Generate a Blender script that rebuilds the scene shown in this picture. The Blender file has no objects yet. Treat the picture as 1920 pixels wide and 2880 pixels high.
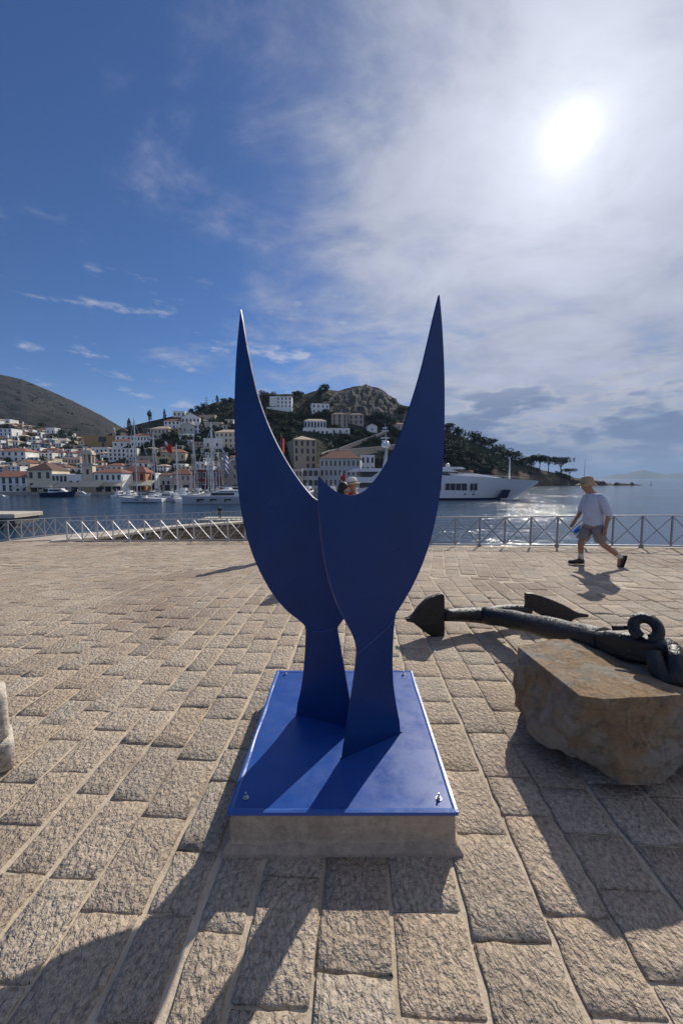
import bpy, bmesh, math, random
from mathutils import Vector, Matrix, noise as mnoise
R = math.radians
sc = bpy.context.scene
COL = sc.collection

# ------------------------------------------------------------------ camera
CAMH, PITCH, FPX = 1.63, R(5.0), 1080.0
cam = bpy.data.cameras.new('camera')
cam_o = bpy.data.objects.new('camera', cam)
COL.objects.link(cam_o)
cam_o.location = (0, 0, CAMH)
cam_o.rotation_euler = (R(90) - PITCH, 0, 0)
cam.sensor_fit = 'VERTICAL'
cam.sensor_height = 36.0
cam.lens = FPX / 2880.0 * 36.0
cam.clip_start = 0.05
cam.clip_end = 40000
sc.camera = cam_o

# survey helpers: a sight line of the photograph -> a point at a known depth / height
CP, SP = math.cos(PITCH), math.sin(PITCH)
def sight(px, py):
    u, v = (px - 960) / FPX, (1440 - py) / FPX
    return Vector((u, CP + v * SP, -SP + v * CP))
def at_y(px, py, Y):
    d = sight(px, py)
    return Vector((0, 0, CAMH)) + d * (Y / d.y)
def at_z(px, py, z):
    d = sight(px, py)
    return Vector((0, 0, CAMH)) + d * ((z - CAMH) / d.z)
def on_plane(px, py, p0, dirxy):
    n = Vector((-dirxy[1], dirxy[0], 0))
    d = sight(px, py)
    c = Vector((0, 0, CAMH))
    k = (Vector((p0[0], p0[1], 0)) - Vector((0, 0, 0))).dot(n) / d.dot(n)
    return c + d * k
def proj_y(Y, z):
    f = Y * CP - (z - CAMH) * SP
    return 1440 - FPX * (Y * SP + (z - CAMH) * CP) / f

# ------------------------------------------------------------------ sky, sun, exposure
SUN = sight(1604, 380).normalized()
SUN_EL = math.asin(SUN.z)
SUN_AZ = math.atan2(SUN.x, SUN.y)

def N(nt, kind, **kw):
    n = nt.nodes.new(kind)
    for k, v in kw.items():
        if k.startswith('i_'):
            key = k[2:]
            key = int(key) if key.isdigit() else key.replace('_', ' ')
            s = n.inputs[key]
            if hasattr(v, 'is_linked') or isinstance(v, bpy.types.NodeSocket):
                nt.links.new(v, s)
            else:
                s.default_value = v
        else:
            setattr(n, k, v)
    return n
def M(nt, op, a, b=None, c=None, clamp=False):
    n = nt.nodes.new('ShaderNodeMath'); n.operation = op; n.use_clamp = clamp
    for i, v in enumerate((a, b, c)):
        if v is None: continue
        if isinstance(v, bpy.types.NodeSocket): nt.links.new(v, n.inputs[i])
        else: n.inputs[i].default_value = v
    return n.outputs[0]
def MR(nt, v, a, b, c, d, smooth=True):
    n = nt.nodes.new('ShaderNodeMapRange')
    if smooth: n.interpolation_type = 'SMOOTHSTEP'
    nt.links.new(v, n.inputs[0])
    for i, q in enumerate((a, b, c, d)):
        if isinstance(q, bpy.types.NodeSocket): nt.links.new(q, n.inputs[i + 1])
        else: n.inputs[i + 1].default_value = q
    return n.outputs[0]
def MIX(nt, f, a, b, mode='MIX'):
    n = nt.nodes.new('ShaderNodeMix'); n.data_type = 'RGBA'; n.blend_type = mode
    for i, v in ((0, f), (6, a), (7, b)):
        if isinstance(v, bpy.types.NodeSocket): nt.links.new(v, n.inputs[i])
        elif i == 0: n.inputs[0].default_value = v
        else: n.inputs[i].default_value = (*v[:3], 1)
    return n.outputs[2]

world = bpy.data.worlds.new('World')
sc.world = world
world.use_nodes = True
wt = world.node_tree
wt.nodes.clear()
sky = N(wt, 'ShaderNodeTexSky', sky_type='NISHITA', sun_disc=False)
sky.sun_elevation = SUN_EL
sky.sun_rotation = SUN_AZ
sky.altitude = 10
sky.air_density = 1.0
sky.dust_density = 0.05
sky.ozone_density = 3.0
tc = N(wt, 'ShaderNodeTexCoord')
gen = tc.outputs['Generated']
sx = N(wt, 'ShaderNodeSeparateXYZ', i_0=gen)
dx, dy, dz = sx.outputs
cosn = N(wt, 'ShaderNodeVectorMath', operation='DOT_PRODUCT', i_0=gen, i_1=tuple(SUN))
cs = M(wt, 'MAXIMUM', cosn.outputs['Value'], 0.0)
# thin high cloud sheet: flat layer seen in perspective
zc = M(wt, 'ADD', M(wt, 'MAXIMUM', dz, 0.0), 0.16)
pv = N(wt, 'ShaderNodeCombineXYZ', i_0=M(wt, 'DIVIDE', dx, zc), i_1=M(wt, 'DIVIDE', dy, zc), i_2=0.0)
n1 = N(wt, 'ShaderNodeTexNoise', i_Vector=pv.outputs[0], i_Scale=1.1, i_Detail=9.0, i_Roughness=0.60, i_Distortion=0.35)
mpc = N(wt, 'ShaderNodeMapping', i_Vector=pv.outputs[0]); mpc.inputs['Rotation'].default_value = (0, 0, 0.6); mpc.inputs['Scale'].default_value = (0.8, 1.0, 1.0)
n2 = N(wt, 'ShaderNodeTexNoise', i_Vector=mpc.outputs[0], i_Scale=2.6, i_Detail=10.0, i_Roughness=0.62, i_Distortion=0.35)
bank = MR(wt, M(wt, 'ADD', dx, M(wt, 'MULTIPLY', M(wt, 'SUBTRACT', n1.outputs[0], 0.5), 1.3)), -0.42, 0.30, -0.40, 0.50, False)
raw = M(wt, 'ADD', M(wt, 'ADD', 0.5, bank), M(wt, 'MULTIPLY', M(wt, 'SUBTRACT', n2.outputs[0], 0.5), 1.45))
dens = MR(wt, raw, 0.22, 1.0, 0.0, 0.92)
# forward-scattered light of the sun in the thin cloud and haze
core = M(wt, 'MULTIPLY', M(wt, 'POWER', M(wt, 'ADD', 1.0, M(wt, 'DIVIDE', M(wt, 'SUBTRACT', 1.0, cs), 0.0005)), -1.2), 5.5)
aur = M(wt, 'ADD', core, M(wt, 'ADD', M(wt, 'MULTIPLY', M(wt, 'POWER', cs, 60.0), 1.9), M(wt, 'MULTIPLY', M(wt, 'POWER', cs, 14.0), 1.4)))
ccol = N(wt, 'ShaderNodeVectorMath', operation='SCALE', i_0=(3.1, 3.35, 4.15))
wt.links.new(M(wt, 'ADD', 0.52, M(wt, 'ADD', M(wt, 'MULTIPLY', n2.outputs[0], 1.45), M(wt, 'MULTIPLY', aur, 0.11))), ccol.inputs['Scale'])
skyb = N(wt, 'ShaderNodeVectorMath', operation='MULTIPLY', i_0=sky.outputs[0], i_1=(0.46, 0.59, 0.83))
c1 = MIX(wt, dens, skyb.outputs[0], ccol.outputs[0])
# low cumulus banks over the sea, blue-grey against the light
lv = N(wt, 'ShaderNodeCombineXYZ', i_0=M(wt, 'MULTIPLY', dx, 3.4), i_1=M(wt, 'MULTIPLY', dy, 3.4), i_2=M(wt, 'MULTIPLY', dz, 11.0))
n3 = N(wt, 'ShaderNodeTexNoise', i_Vector=lv.outputs[0], i_Scale=1.5, i_Detail=9.0, i_Roughness=0.58)
lowm = M(wt, 'MULTIPLY', MR(wt, dz, 0.02, 0.10, 0.55, 1.0), MR(wt, dz, 0.14, 0.30, 1.0, 0.0))
lowm = M(wt, 'MULTIPLY', lowm, MR(wt, dx, 0.10, 0.32, 0.0, 1.0))
lraw = M(wt, 'ADD', n3.outputs[0], MR(wt, dz, 0.03, 0.24, 0.10, -0.05, False))
lown = MR(wt, lraw, 0.49, 0.60, 0.0, 0.9)
ledge = MR(wt, M(wt, 'ABSOLUTE', M(wt, 'SUBTRACT', lraw, 0.485)), 0.0, 0.035, 0.55, 0.0)
c1 = MIX(wt, M(wt, 'MULTIPLY', lowm, ledge), c1, (5.2, 5.2, 5.4))
c2 = MIX(wt, M(wt, 'MULTIPLY', lowm, lown), c1, (1.45, 2.05, 3.6))
# a few bright small clouds low over the land
n4 = N(wt, 'ShaderNodeTexNoise', i_Vector=lv.outputs[0], i_Scale=2.3, i_Detail=8.0, i_Roughness=0.6)
puff = M(wt, 'MULTIPLY', MR(wt, n4.outputs[0], 0.58, 0.72, 0.0, 0.6), M(wt, 'MULTIPLY', MR(wt, dz, 0.06, 0.12, 0.0, 1.0), MR(wt, dz, 0.28, 0.52, 1.0, 0.0)))
puff = M(wt, 'MULTIPLY', puff, MR(wt, dx, 0.0, 0.25, 1.0, 0.25))
c3 = MIX(wt, puff, c2, (5.6, 5.9, 6.6))
# horizon haze
hzc = MIX(wt, MR(wt, dx, -0.25, 0.35, 0.0, 1.0), (2.9, 3.9, 5.6), (1.75, 2.45, 4.1))
c4 = MIX(wt, MR(wt, dz, -0.02, 0.24, 0.66, 0.0), c3, hzc)
glow = N(wt, 'ShaderNodeVectorMath', operation='SCALE', i_0=(1.0, 0.98, 0.94))
wt.links.new(aur, glow.inputs['Scale'])
addn = N(wt, 'ShaderNodeVectorMath', operation='ADD', i_0=c4, i_1=glow.outputs[0])
bg = N(wt, 'ShaderNodeBackground', i_Color=addn.outputs[0], i_Strength=0.1)
wo = N(wt, 'ShaderNodeOutputWorld')
wt.links.new(bg.outputs[0], wo.inputs[0])

sun = bpy.data.lights.new('sun', 'SUN')
sun.energy = 4.7
sun.angle = R(0.53)
sun.color = (1.0, 0.93, 0.82)
sun_o = bpy.data.objects.new('sun', sun)
COL.objects.link(sun_o)
sun_o.rotation_euler = (-SUN).to_track_quat('-Z', 'Y').to_euler()

sc.view_settings.view_transform = 'Standard'
sc.view_settings.look = 'None'
sc.view_settings.exposure = 0.0
sc.view_settings.gamma = 1.0
sc.view_settings.use_curve_mapping = False
sc.render.engine = 'CYCLES'
sc.cycles.use_denoising = True
sc.cycles.max_bounces = 6
sc.cycles.sample_clamp_indirect = 6.0

# ------------------------------------------------------------------ mesh helpers
class MB:
    def __init__(s): s.v = []; s.f = []; s.m = []
    def add(s, vs, fs, m=0):
        o = len(s.v); s.v += [tuple(v) for v in vs]
        for f in fs: s.f.append(tuple(i + o for i in f)); s.m.append(m)
    def box(s, c, d, m=0, rz=0.0, mat=None):
        hx, hy, hz = d[0] / 2, d[1] / 2, d[2] / 2
        vs = [Vector((x, y, z)) for z in (-hz, hz) for y in (-hy, hy) for x in (-hx, hx)]
        if mat is not None: vs = [mat @ v for v in vs]
        if rz:
            q = Matrix.Rotation(rz, 3, 'Z'); vs = [q @ v for v in vs]
        vs = [v + Vector(c) for v in vs]
        s.add(vs, [(0, 2, 3, 1), (4, 5, 7, 6), (0, 1, 5, 4), (2, 6, 7, 3), (0, 4, 6, 2), (1, 3, 7, 5)], m)
    def b2(s, x0, x1, y0, y1, z0, z1, m=0):
        s.box(((x0 + x1) / 2, (y0 + y1) / 2, (z0 + z1) / 2), (x1 - x0, y1 - y0, z1 - z0), m)
    def bar(s, a, b, w, h, m=0, up=(0, 0, 1)):
        a, b = Vector(a), Vector(b); d = (b - a); L = d.length
        if L < 1e-6: return
        d /= L; up = Vector(up)
        if abs(d.dot(up)) > 0.98: up = Vector((0, 1, 0))
        r = d.cross(up).normalized(); u = r.cross(d)
        vs = [p + r * (i * w / 2) + u * (j * h / 2) for p in (a, b) for j in (-1, 1) for i in (-1, 1)]
        s.add(vs, [(0, 1, 3, 2), (4, 6, 7, 5), (0, 4, 5, 1), (2, 3, 7, 6), (0, 2, 6, 4), (1, 5, 7, 3)], m)
    def tube(s, pts, rad, n=8, m=0, cap=True, squash=None):
        pts = [Vector(p) for p in pts]
        if not hasattr(rad, '__len__'): rad = [rad] * len(pts)
        rings = []; prev = None
        for i, p in enumerate(pts):
            t = (pts[min(i + 1, len(pts) - 1)] - pts[max(i - 1, 0)]).normalized()
            if prev is None:
                ref = Vector((0, 0, 1)) if abs(t.z) < 0.9 else Vector((0, 1, 0))
                r = t.cross(ref).normalized()
            else:
                r = (prev - t * prev.dot(t)).normalized()
            prev = r; u = t.cross(r)
            sq = squash or (1, 1)
            rings.append([p + (r * math.cos(2 * math.pi * k / n) * sq[0] + u * math.sin(2 * math.pi * k / n) * sq[1]) * rad[i] for k in range(n)])
        s.rings(rings, m, cap)
    def rings(s, rings, m=0, cap=True):
        n = len(rings[0]); o = len(s.v)
        for r in rings: s.v += [tuple(p) for p in r]
        for i in range(len(rings) - 1):
            for k in range(n):
                s.f.append((o + i * n + k, o + i * n + (k + 1) % n, o + (i + 1) * n + (k + 1) % n, o + (i + 1) * n + k)); s.m.append(m)
        if cap:
            s.f.append(tuple(o + k for k in reversed(range(n)))); s.m.append(m)
            s.f.append(tuple(o + (len(rings) - 1) * n + k for k in range(n))); s.m.append(m)
    def lathe(s, prof, n=16, m=0, c=(0, 0, 0)):
        s.rings([[(c[0] + r * math.cos(2 * math.pi * k / n), c[1] + r * math.sin(2 * math.pi * k / n), c[2] + z) for k in range(n)] for r, z in prof], m, True)
    def ell(s, c, rx, ry, rz, nu=14, nv=8, m=0, mat=None):
        rr = []
        for i in range(nv + 1):
            a = -math.pi / 2 + math.pi * i / nv
            ca = max(math.cos(a), 0.02)
            ring = []
            for k in range(nu):
                p = Vector((rx * ca * math.cos(2 * math.pi * k / nu), ry * ca * math.sin(2 * math.pi * k / nu), rz * math.sin(a)))
                if mat is not None: p = mat @ p
                ring.append(p + Vector(c))
            rr.append(ring)
        s.rings(rr, m, True)
    def extrude(s, pts, off, m=0):
        # planar outline -> solid with real thickness
        n = len(pts); off = Vector(off)
        a = [Vector(p) - off / 2 for p in pts]; b = [Vector(p) + off / 2 for p in pts]
        o = len(s.v); s.v += [tuple(p) for p in a + b]
        s.f.append(tuple(o + k for k in range(n))); s.m.append(m)
        s.f.append(tuple(o + n + k for k in reversed(range(n)))); s.m.append(m)
        for k in range(n):
            s.f.append((o + k, o + n + k, o + n + (k + 1) % n, o + (k + 1) % n)); s.m.append(m)
    def mesh(s, name, mats, smooth=False):
        me = bpy.data.meshes.new(name)
        me.from_pydata(s.v, [], s.f)
        if not isinstance(mats, (list, tuple)): mats = [mats]
        for m in mats: me.materials.append(m)
        if len(mats) > 1: me.polygons.foreach_set('material_index', s.m)
        bm = bmesh.new(); bm.from_mesh(me)
        bmesh.ops.recalc_face_normals(bm, faces=bm.faces)
        bm.to_mesh(me); bm.free()
        if smooth: me.polygons.foreach_set('use_smooth', [True] * len(me.polygons))
        me.update()
        return me
    def build(s, name, mats, parent=None, smooth=False, loc=None, rz=0):
        o = bpy.data.objects.new(name, s.mesh(name, mats, smooth))
        COL.objects.link(o)
        if parent is not None: o.parent = parent
        if loc is not None: o.location = loc
        if rz: o.rotation_euler = (0, 0, rz)
        return o
def put(name, me, parent=None, loc=(0, 0, 0), rz=0.0, scale=None):
    o = bpy.data.objects.new(name, me); COL.objects.link(o)
    if parent is not None: o.parent = parent
    o.location = loc; o.rotation_euler = (0, 0, rz)
    if scale is not None: o.scale = scale
    return o
def tag(o, label=None, cat=None, group=None, kind=None):
    if label: o['label'] = label
    if cat: o['category'] = cat
    if group: o['group'] = group
    if kind: o['kind'] = kind
    return o
def empty(name, loc=(0, 0, 0), rz=0.0):
    o = bpy.data.objects.new(name, None); COL.objects.link(o)
    o.location = loc; o.rotation_euler = (0, 0, rz); o.empty_display_size = 0.2
    return o
def bevel(o, w, seg=2, ang=35):
    b = o.modifiers.new('bevel', 'BEVEL'); b.width = w; b.segments = seg; b.limit_method = 'ANGLE'; b.angle_limit = R(ang)
    return o
def interp(tab, x):
    if x <= tab[0][0]: return tab[0][1]
    for (a, b), (c, d) in zip(tab, tab[1:]):
        if x <= c: return b + (d - b) * (x - a) / (c - a)
    return tab[-1][1]
def smooth_step(a, b, x):
    t = min(1, max(0, (x - a) / (b - a))); return t * t * (3 - 2 * t)

# ------------------------------------------------------------------ materials
MATS = {}
def mat(name, col, rough=0.8, metal=0.0, var=0.0, vscale=3.0, bump=0.0, bscale=20.0, spec=0.5, col2=None, c2scale=2.0, c2lo=0.45, c2hi=0.65, obvar=0.0, coord='obj', trans=0.0, ior=1.45, coat=0.0, detail=6.0):
    m = bpy.data.materials.new(name); m.use_nodes = True
    nt = m.node_tree; b = nt.nodes['Principled BSDF']
    b.inputs['Roughness'].default_value = rough
    b.inputs['Metallic'].default_value = metal
    b.inputs['Specular IOR Level'].default_value = spec
    b.inputs['IOR'].default_value = ior
    if trans: b.inputs['Transmission Weight'].default_value = trans
    if coat: b.inputs['Coat Weight'].default_value = coat
    cc = None
    if var or bump or col2 or obvar:
        if coord == 'pos': vec = N(nt, 'ShaderNodeNewGeometry').outputs['Position']
        else: vec = N(nt, 'ShaderNodeTexCoord').outputs['Object']
    cc = N(nt, 'ShaderNodeRGB').outputs[0]; cc.default_value = (*col, 1)
    if col2:
        n = N(nt, 'ShaderNodeTexNoise', i_Vector=vec, i_Scale=c2scale, i_Detail=detail, i_Roughness=0.6)
        cc = MIX(nt, MR(nt, n.outputs[0], c2lo, c2hi, 0, 1), cc, col2)
    if var:
        n = N(nt, 'ShaderNodeTexNoise', i_Vector=vec, i_Scale=vscale, i_Detail=detail, i_Roughness=0.65)
        f = MR(nt, n.outputs[0], 0.3, 0.7, 1 - var, 1 + var, False)
        cc = MIX(nt, 1.0, cc, N(nt, 'ShaderNodeCombineXYZ', i_0=f, i_1=f, i_2=f).outputs[0], 'MULTIPLY')
    if obvar:
        f = MR(nt, N(nt, 'ShaderNodeObjectInfo').outputs['Random'], 0, 1, 1 - obvar, 1 + obvar, False)
        cc = MIX(nt, 1.0, cc, N(nt, 'ShaderNodeCombineXYZ', i_0=f, i_1=f, i_2=f).outputs[0], 'MULTIPLY')
    nt.links.new(cc, b.inputs['Base Color'])
    if bump:
        n = N(nt, 'ShaderNodeTexNoise', i_Vector=vec, i_Scale=bscale, i_Detail=5.0, i_Roughness=0.6)
        bn = N(nt, 'ShaderNodeBump', i_Strength=1.0, i_Distance=bump, i_Height=n.outputs[0])
        nt.links.new(bn.outputs[0], b.inputs['Normal'])
    MATS[name] = m
    return m

def stone_material():
    m = bpy.data.materials.new('paving_stone'); m.use_nodes = True
    nt = m.node_tree; b = nt.nodes['Principled BSDF']
    pos = N(nt, 'ShaderNodeNewGeometry').outputs['Position']
    rnd = N(nt, 'ShaderNodeAttribute', attribute_name='tone').outputs['Fac']
    nl = N(nt, 'ShaderNodeTexNoise', i_Vector=pos, i_Scale=2.3, i_Detail=5.0, i_Roughness=0.6)
    ns = N(nt, 'ShaderNodeTexNoise', i_Vector=pos, i_Scale=55.0, i_Detail=4.0, i_Roughness=0.65)
    c = MIX(nt, MR(nt, rnd, 0.0, 1.0, 0, 1, False), (0.41, 0.333, 0.255), (0.515, 0.43, 0.34))
    warm = M(nt, 'FRACT', M(nt, 'MULTIPLY', rnd, 7.13))
    c = MIX(nt, MR(nt, warm, 0.66, 1.0, 0.0, 0.6), c, (0.45, 0.345, 0.25))
    grey = M(nt, 'FRACT', M(nt, 'MULTIPLY', rnd, 13.7))
    c = MIX(nt, MR(nt, grey, 0.70, 1.0, 0.0, 0.5), c, (0.37, 0.33, 0.275))
    nb = N(nt, 'ShaderNodeTexNoise', i_Vector=pos, i_Scale=0.55, i_Detail=4.0, i_Roughness=0.55)
    c = MIX(nt, MR(nt, nb.outputs[0], 0.47, 0.66, 0.0, 0.62), c, (0.275, 0.20, 0.155))
    c = MIX(nt, MR(nt, nl.outputs[0], 0.46, 0.75, 0.0, 0.45), c, (0.28, 0.22, 0.17))
    nd = N(nt, 'ShaderNodeTexNoise', i_Vector=pos, i_Scale=9.0, i_Detail=6.0, i_Roughness=0.7, i_Distortion=1.2)
    c = MIX(nt, MR(nt, nd.outputs[0], 0.63, 0.70, 0.0, 0.5), c, (0.17, 0.135, 0.105))
    f = M(nt, 'MULTIPLY', MR(nt, ns.outputs[0], 0.32, 0.68, 0.74, 1.25, False), MR(nt, N(nt, 'ShaderNodeTexNoise', i_Vector=pos, i_Scale=46.0, i_Detail=3.5, i_Roughness=0.6).outputs[0], 0.36, 0.50, 0.74, 1.04))  # darkness of the pits put into the colour, besides the bump
    c = MIX(nt, 1.0, c, N(nt, 'ShaderNodeCombineXYZ', i_0=f, i_1=f, i_2=f).outputs[0], 'MULTIPLY')
    nt.links.new(c, b.inputs['Base Color'])
    b.inputs['Roughness'].default_value = 0.85
    b.inputs['Specular IOR Level'].default_value = 0.3
    # pick-hammered face: pits and ridges plus grain
    mp = N(nt, 'ShaderNodeMapping', i_Vector=pos); mp.inputs['Rotation'].default_value = (0, 0, 0.6); mp.inputs['Scale'].default_value = (1.0, 0.72, 1.0)
    g1 = N(nt, 'ShaderNodeTexNoise', i_Vector=mp.outputs[0], i_Scale=46.0, i_Detail=3.5, i_Roughness=0.6, i_Distortion=0.25)
    g2 = N(nt, 'ShaderNodeTexNoise', i_Vector=pos, i_Scale=140.0, i_Detail=3.0, i_Roughness=0.6)
    g3 = N(nt, 'ShaderNodeTexNoise', i_Vector=pos, i_Scale=14.0, i_Detail=2.0)
    h = M(nt, 'ADD', MR(nt, g1.outputs[0], 0.30, 0.70, 0, 1), M(nt, 'ADD', M(nt, 'MULTIPLY', g2.outputs[0], 0.35), M(nt, 'MULTIPLY', g3.outputs[0], 0.9)))
    bn = N(nt, 'ShaderNodeBump', i_Strength=1.0, i_Distance=0.0108, i_Height=h)
    nt.links.new(bn.outputs[0], b.inputs['Normal'])
    return m
STONE = stone_material()
mat('mortar', (0.50, 0.415, 0.315), 0.95, var=0.25, vscale=5, bump=0.005, bscale=70, col2=(0.24, 0.19, 0.145), c2scale=1.3, c2lo=0.50, c2hi=0.68, coord='pos')
mat('blue_paint', (0.003, 0.030, 0.140), 0.36, var=0.14, vscale=4, bump=0.0010, bscale=2.2, spec=0.38)
mat('blue_paint_skylit', (0.016, 0.068, 0.290), 0.33, var=0.12, vscale=7, bump=0.0012, bscale=2.5, spec=0.5)  # same paint as the figures; sky reflection put into a lighter base
for nm_ in ('blue_paint', 'blue_paint_skylit'):        # dust film and dried drops: patchy gloss, faint pale specks
    nt_ = MATS[nm_].node_tree; b_ = nt_.nodes['Principled BSDF']
    v_ = N(nt_, 'ShaderNodeTexCoord').outputs['Object']
    na_ = N(nt_, 'ShaderNodeTexNoise', i_Vector=v_, i_Scale=6.0, i_Detail=8.0, i_Roughness=0.7)
    nt_.links.new(MR(nt_, na_.outputs[0], 0.35, 0.65, 0.27, 0.47, False), b_.inputs['Roughness'])
    vs_ = N(nt_, 'ShaderNodeTexVoronoi', i_Vector=v_, i_Scale=26.0)
    sp_ = M(nt_, 'MULTIPLY', MR(nt_, vs_.outputs['Distance'], 0.05, 0.09, 1.0, 0.0), MR(nt_, na_.outputs[0], 0.52, 0.62, 0.0, 0.35))
    old_ = b_.inputs['Base Color'].links[0].from_socket
    nt_.links.new(MIX(nt_, sp_, old_, (0.16, 0.19, 0.26)), b_.inputs['Base Color'])
mat('blue_film', (0.035, 0.10, 0.36), 0.38, bump=0.002, bscale=18, spec=0.6)
mat('concrete', (0.46, 0.36, 0.265), 0.92, var=0.20, vscale=30, bump=0.008, bscale=60, col2=(0.37, 0.285, 0.21), c2scale=7.0, detail=9.0)
mat('cement_fillet', (0.38, 0.30, 0.23), 0.95, var=0.25, vscale=25, bump=0.014, bscale=30)
mat('steel', (0.55, 0.55, 0.56), 0.28, 1.0)
mat('rail_metal', (0.27, 0.285, 0.315), 0.42, 0.55, var=0.12, vscale=8)
mat('rail_pale', (0.42, 0.43, 0.45), 0.45, 0.5)
mat('rail_sunlit', (0.50, 0.51, 0.53), 0.42, 0.5)  # sun glint on one set of diagonals, put into the colour
mat('anchor_iron', (0.012, 0.013, 0.016), 0.42, 0.0, var=0.45, vscale=16, bump=0.016, bscale=24, col2=(0.060, 0.036, 0.024), c2scale=11, c2lo=0.62, c2hi=0.75, spec=0.55)
mat('granite', (0.50, 0.45, 0.385), 0.85, var=0.45, vscale=45, bump=0.012, bscale=60, col2=(0.34, 0.29, 0.23), c2scale=7)
# ------------------------------------------------------------------ plaza
WATER_Z = -5.4
def zg(x, y):
    s = y - 0.35 * x - 6.3
    return -0.06 * (math.log1p(math.exp(s * 3)) / 3 if s < 8 else s)
def rail_right(x): return 10.72 - 0.2215 * x          # line of the sea railing
def rail_left(x): return 12.15 - 0.139 * x            # line of the ramp railing
def inside(x, y):
    if y < -2.2 or x > 13 or x < -16: return False
    if x > -1.6: return y < rail_right(x) - 0.02
    if x > -9.75: return y < rail_left(x) - 0.02
    return y < 14.2 and y < 13.9 + (x + 12.75) * .75 + .3 if x < -12.75 else y < 14.2
mb = MB()
nx, ny = 60, 34
def edge_y(x):
    if x > -1.6: return rail_right(x) + 0.22
    if x > -9.75: return rail_left(x) + 0.12
    return 14.3
xs = sorted(set([-16 + 29 * i / nx for i in range(nx + 1)] + [-1.6, -1.599, -9.75, -9.751]))
grid = []
for x in xs:
    e = edge_y(x)
    grid.append([(x, -2.6 + (e + 2.6) * j / ny, zg(x, -2.6 + (e + 2.6) * j / ny) - 0.0085) for j in range(ny + 1)])
for i in range(len(xs) - 1):
    for j in range(ny):
        mb.add([grid[i][j], grid[i + 1][j], grid[i + 1][j + 1], grid[i][j + 1]], [(0, 1, 2, 3)])
    a, b = grid[i][-1], grid[i + 1][-1]
    mb.add([a, b, (b[0], b[1], -7), (a[0], a[1], -7)], [(0, 1, 2, 3)])
plaza = mb.build('plaza', MATS['mortar'])
tag(plaza, 'sand coloured mortar bed of the paved waterfront plaza', kind='structure')

rng = random.Random(11)
def stone_geo(L, W, rnd, detail):
    """one hammered paving stone, centred, top near z=0; L along +y, W along x"""
    hx, hy = W / 2, L / 2
    if detail:
        gx = [-hx, -hx + 0.008, -hx * 0.45, hx * 0.0, hx * 0.45, hx - 0.008, hx]
        gy = [-hy, -hy + 0.007, -hy * 0.5, 0, hy * 0.5, hy - 0.007, hy]
    else:
        gx = [-hx, -hx + 0.02, hx - 0.02, hx]; gy = [-hy, -hy + 0.02, hy - 0.02, hy]
    tx, ty = rnd.uniform(-.008, .008), rnd.uniform(-.008, .008)
    up = rnd.uniform(-.0025, .0040)
    vs = []
    nX, nY = len(gx), len(gy)
    for i, x in enumerate(gx):
        for j, y in enumerate(gy):
            ex = i in (0, nX - 1); ey = j in (0, nY - 1)
            jx = rnd.uniform(-.006, .006); jy = rnd.uniform(-.006, .006)
            z = up + tx * x + ty * y + rnd.uniform(-.0022, .0022)
            if ey: z -= 0.0065
            elif ex: z -= 0.004
            if ex and ey:
                x2, y2 = x * 0.975, y * 0.98
            else: x2, y2 = x, y
            vs.append((x2 + jx * (1 if detail else .5), y2 + jy * (1 if detail else .5), z))
    fs = []
    for i in range(nX - 1):
        for j in range(nY - 1):
            a = i * nY + j
            fs.append((a, a + nY, a + nY + 1, a + 1))
    # skirt
    per = [i * nY for i in range(nX)] + [(nX - 1) * nY + j for j in range(1, nY)] + [i * nY + nY - 1 for i in range(nX - 2, -1, -1)] + [j for j in range(nY - 2, 0, -1)]
    o = len(vs)
    for k in per: vs.append((vs[k][0], vs[k][1], -0.035))
    n = len(per)
    for k in range(n):
        fs.append((per[k], o + k, o + (k + 1) % n, per[(k + 1) % n]))
    return vs, fs
stones = []
def field(ang, test, seed, wmean):
    r = random.Random(seed)
    ca, sa = math.cos(ang), math.sin(ang)
    c = -22.0
    while c < 22:
        w = wmean * (.88 if c < -.45 else 1.05) + r.uniform(-.03, .03)
        wg = r.choice((.010, .012, .016, .030))
        l = -22 + r.uniform(0, .4)
        while l < 24:
            L = r.uniform(.24, .44)
            cx, cy = c + w / 2, l + L / 2
            x, y = cx * ca + cy * sa, -cx * sa + cy * ca
            if inside(x, y) and test(x, y):
                stones.append((x, y, ang, L - r.uniform(.002, .008), w - wg - r.uniform(.0, .006), r.random()))
            l += L
        c += w
bandline = lambda x, y: y + 0.2215 * x
field(R(2.4), lambda x, y: bandline(x, y) < 6.62, 3, 0.262)
field(R(14.2), lambda x, y: bandline(x, y) > 6.80 and x > -2.0, 5, 0.255)
field(R(8.0), lambda x, y: bandline(x, y) > 6.80 and x <= -2.0, 8, 0.255)
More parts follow.
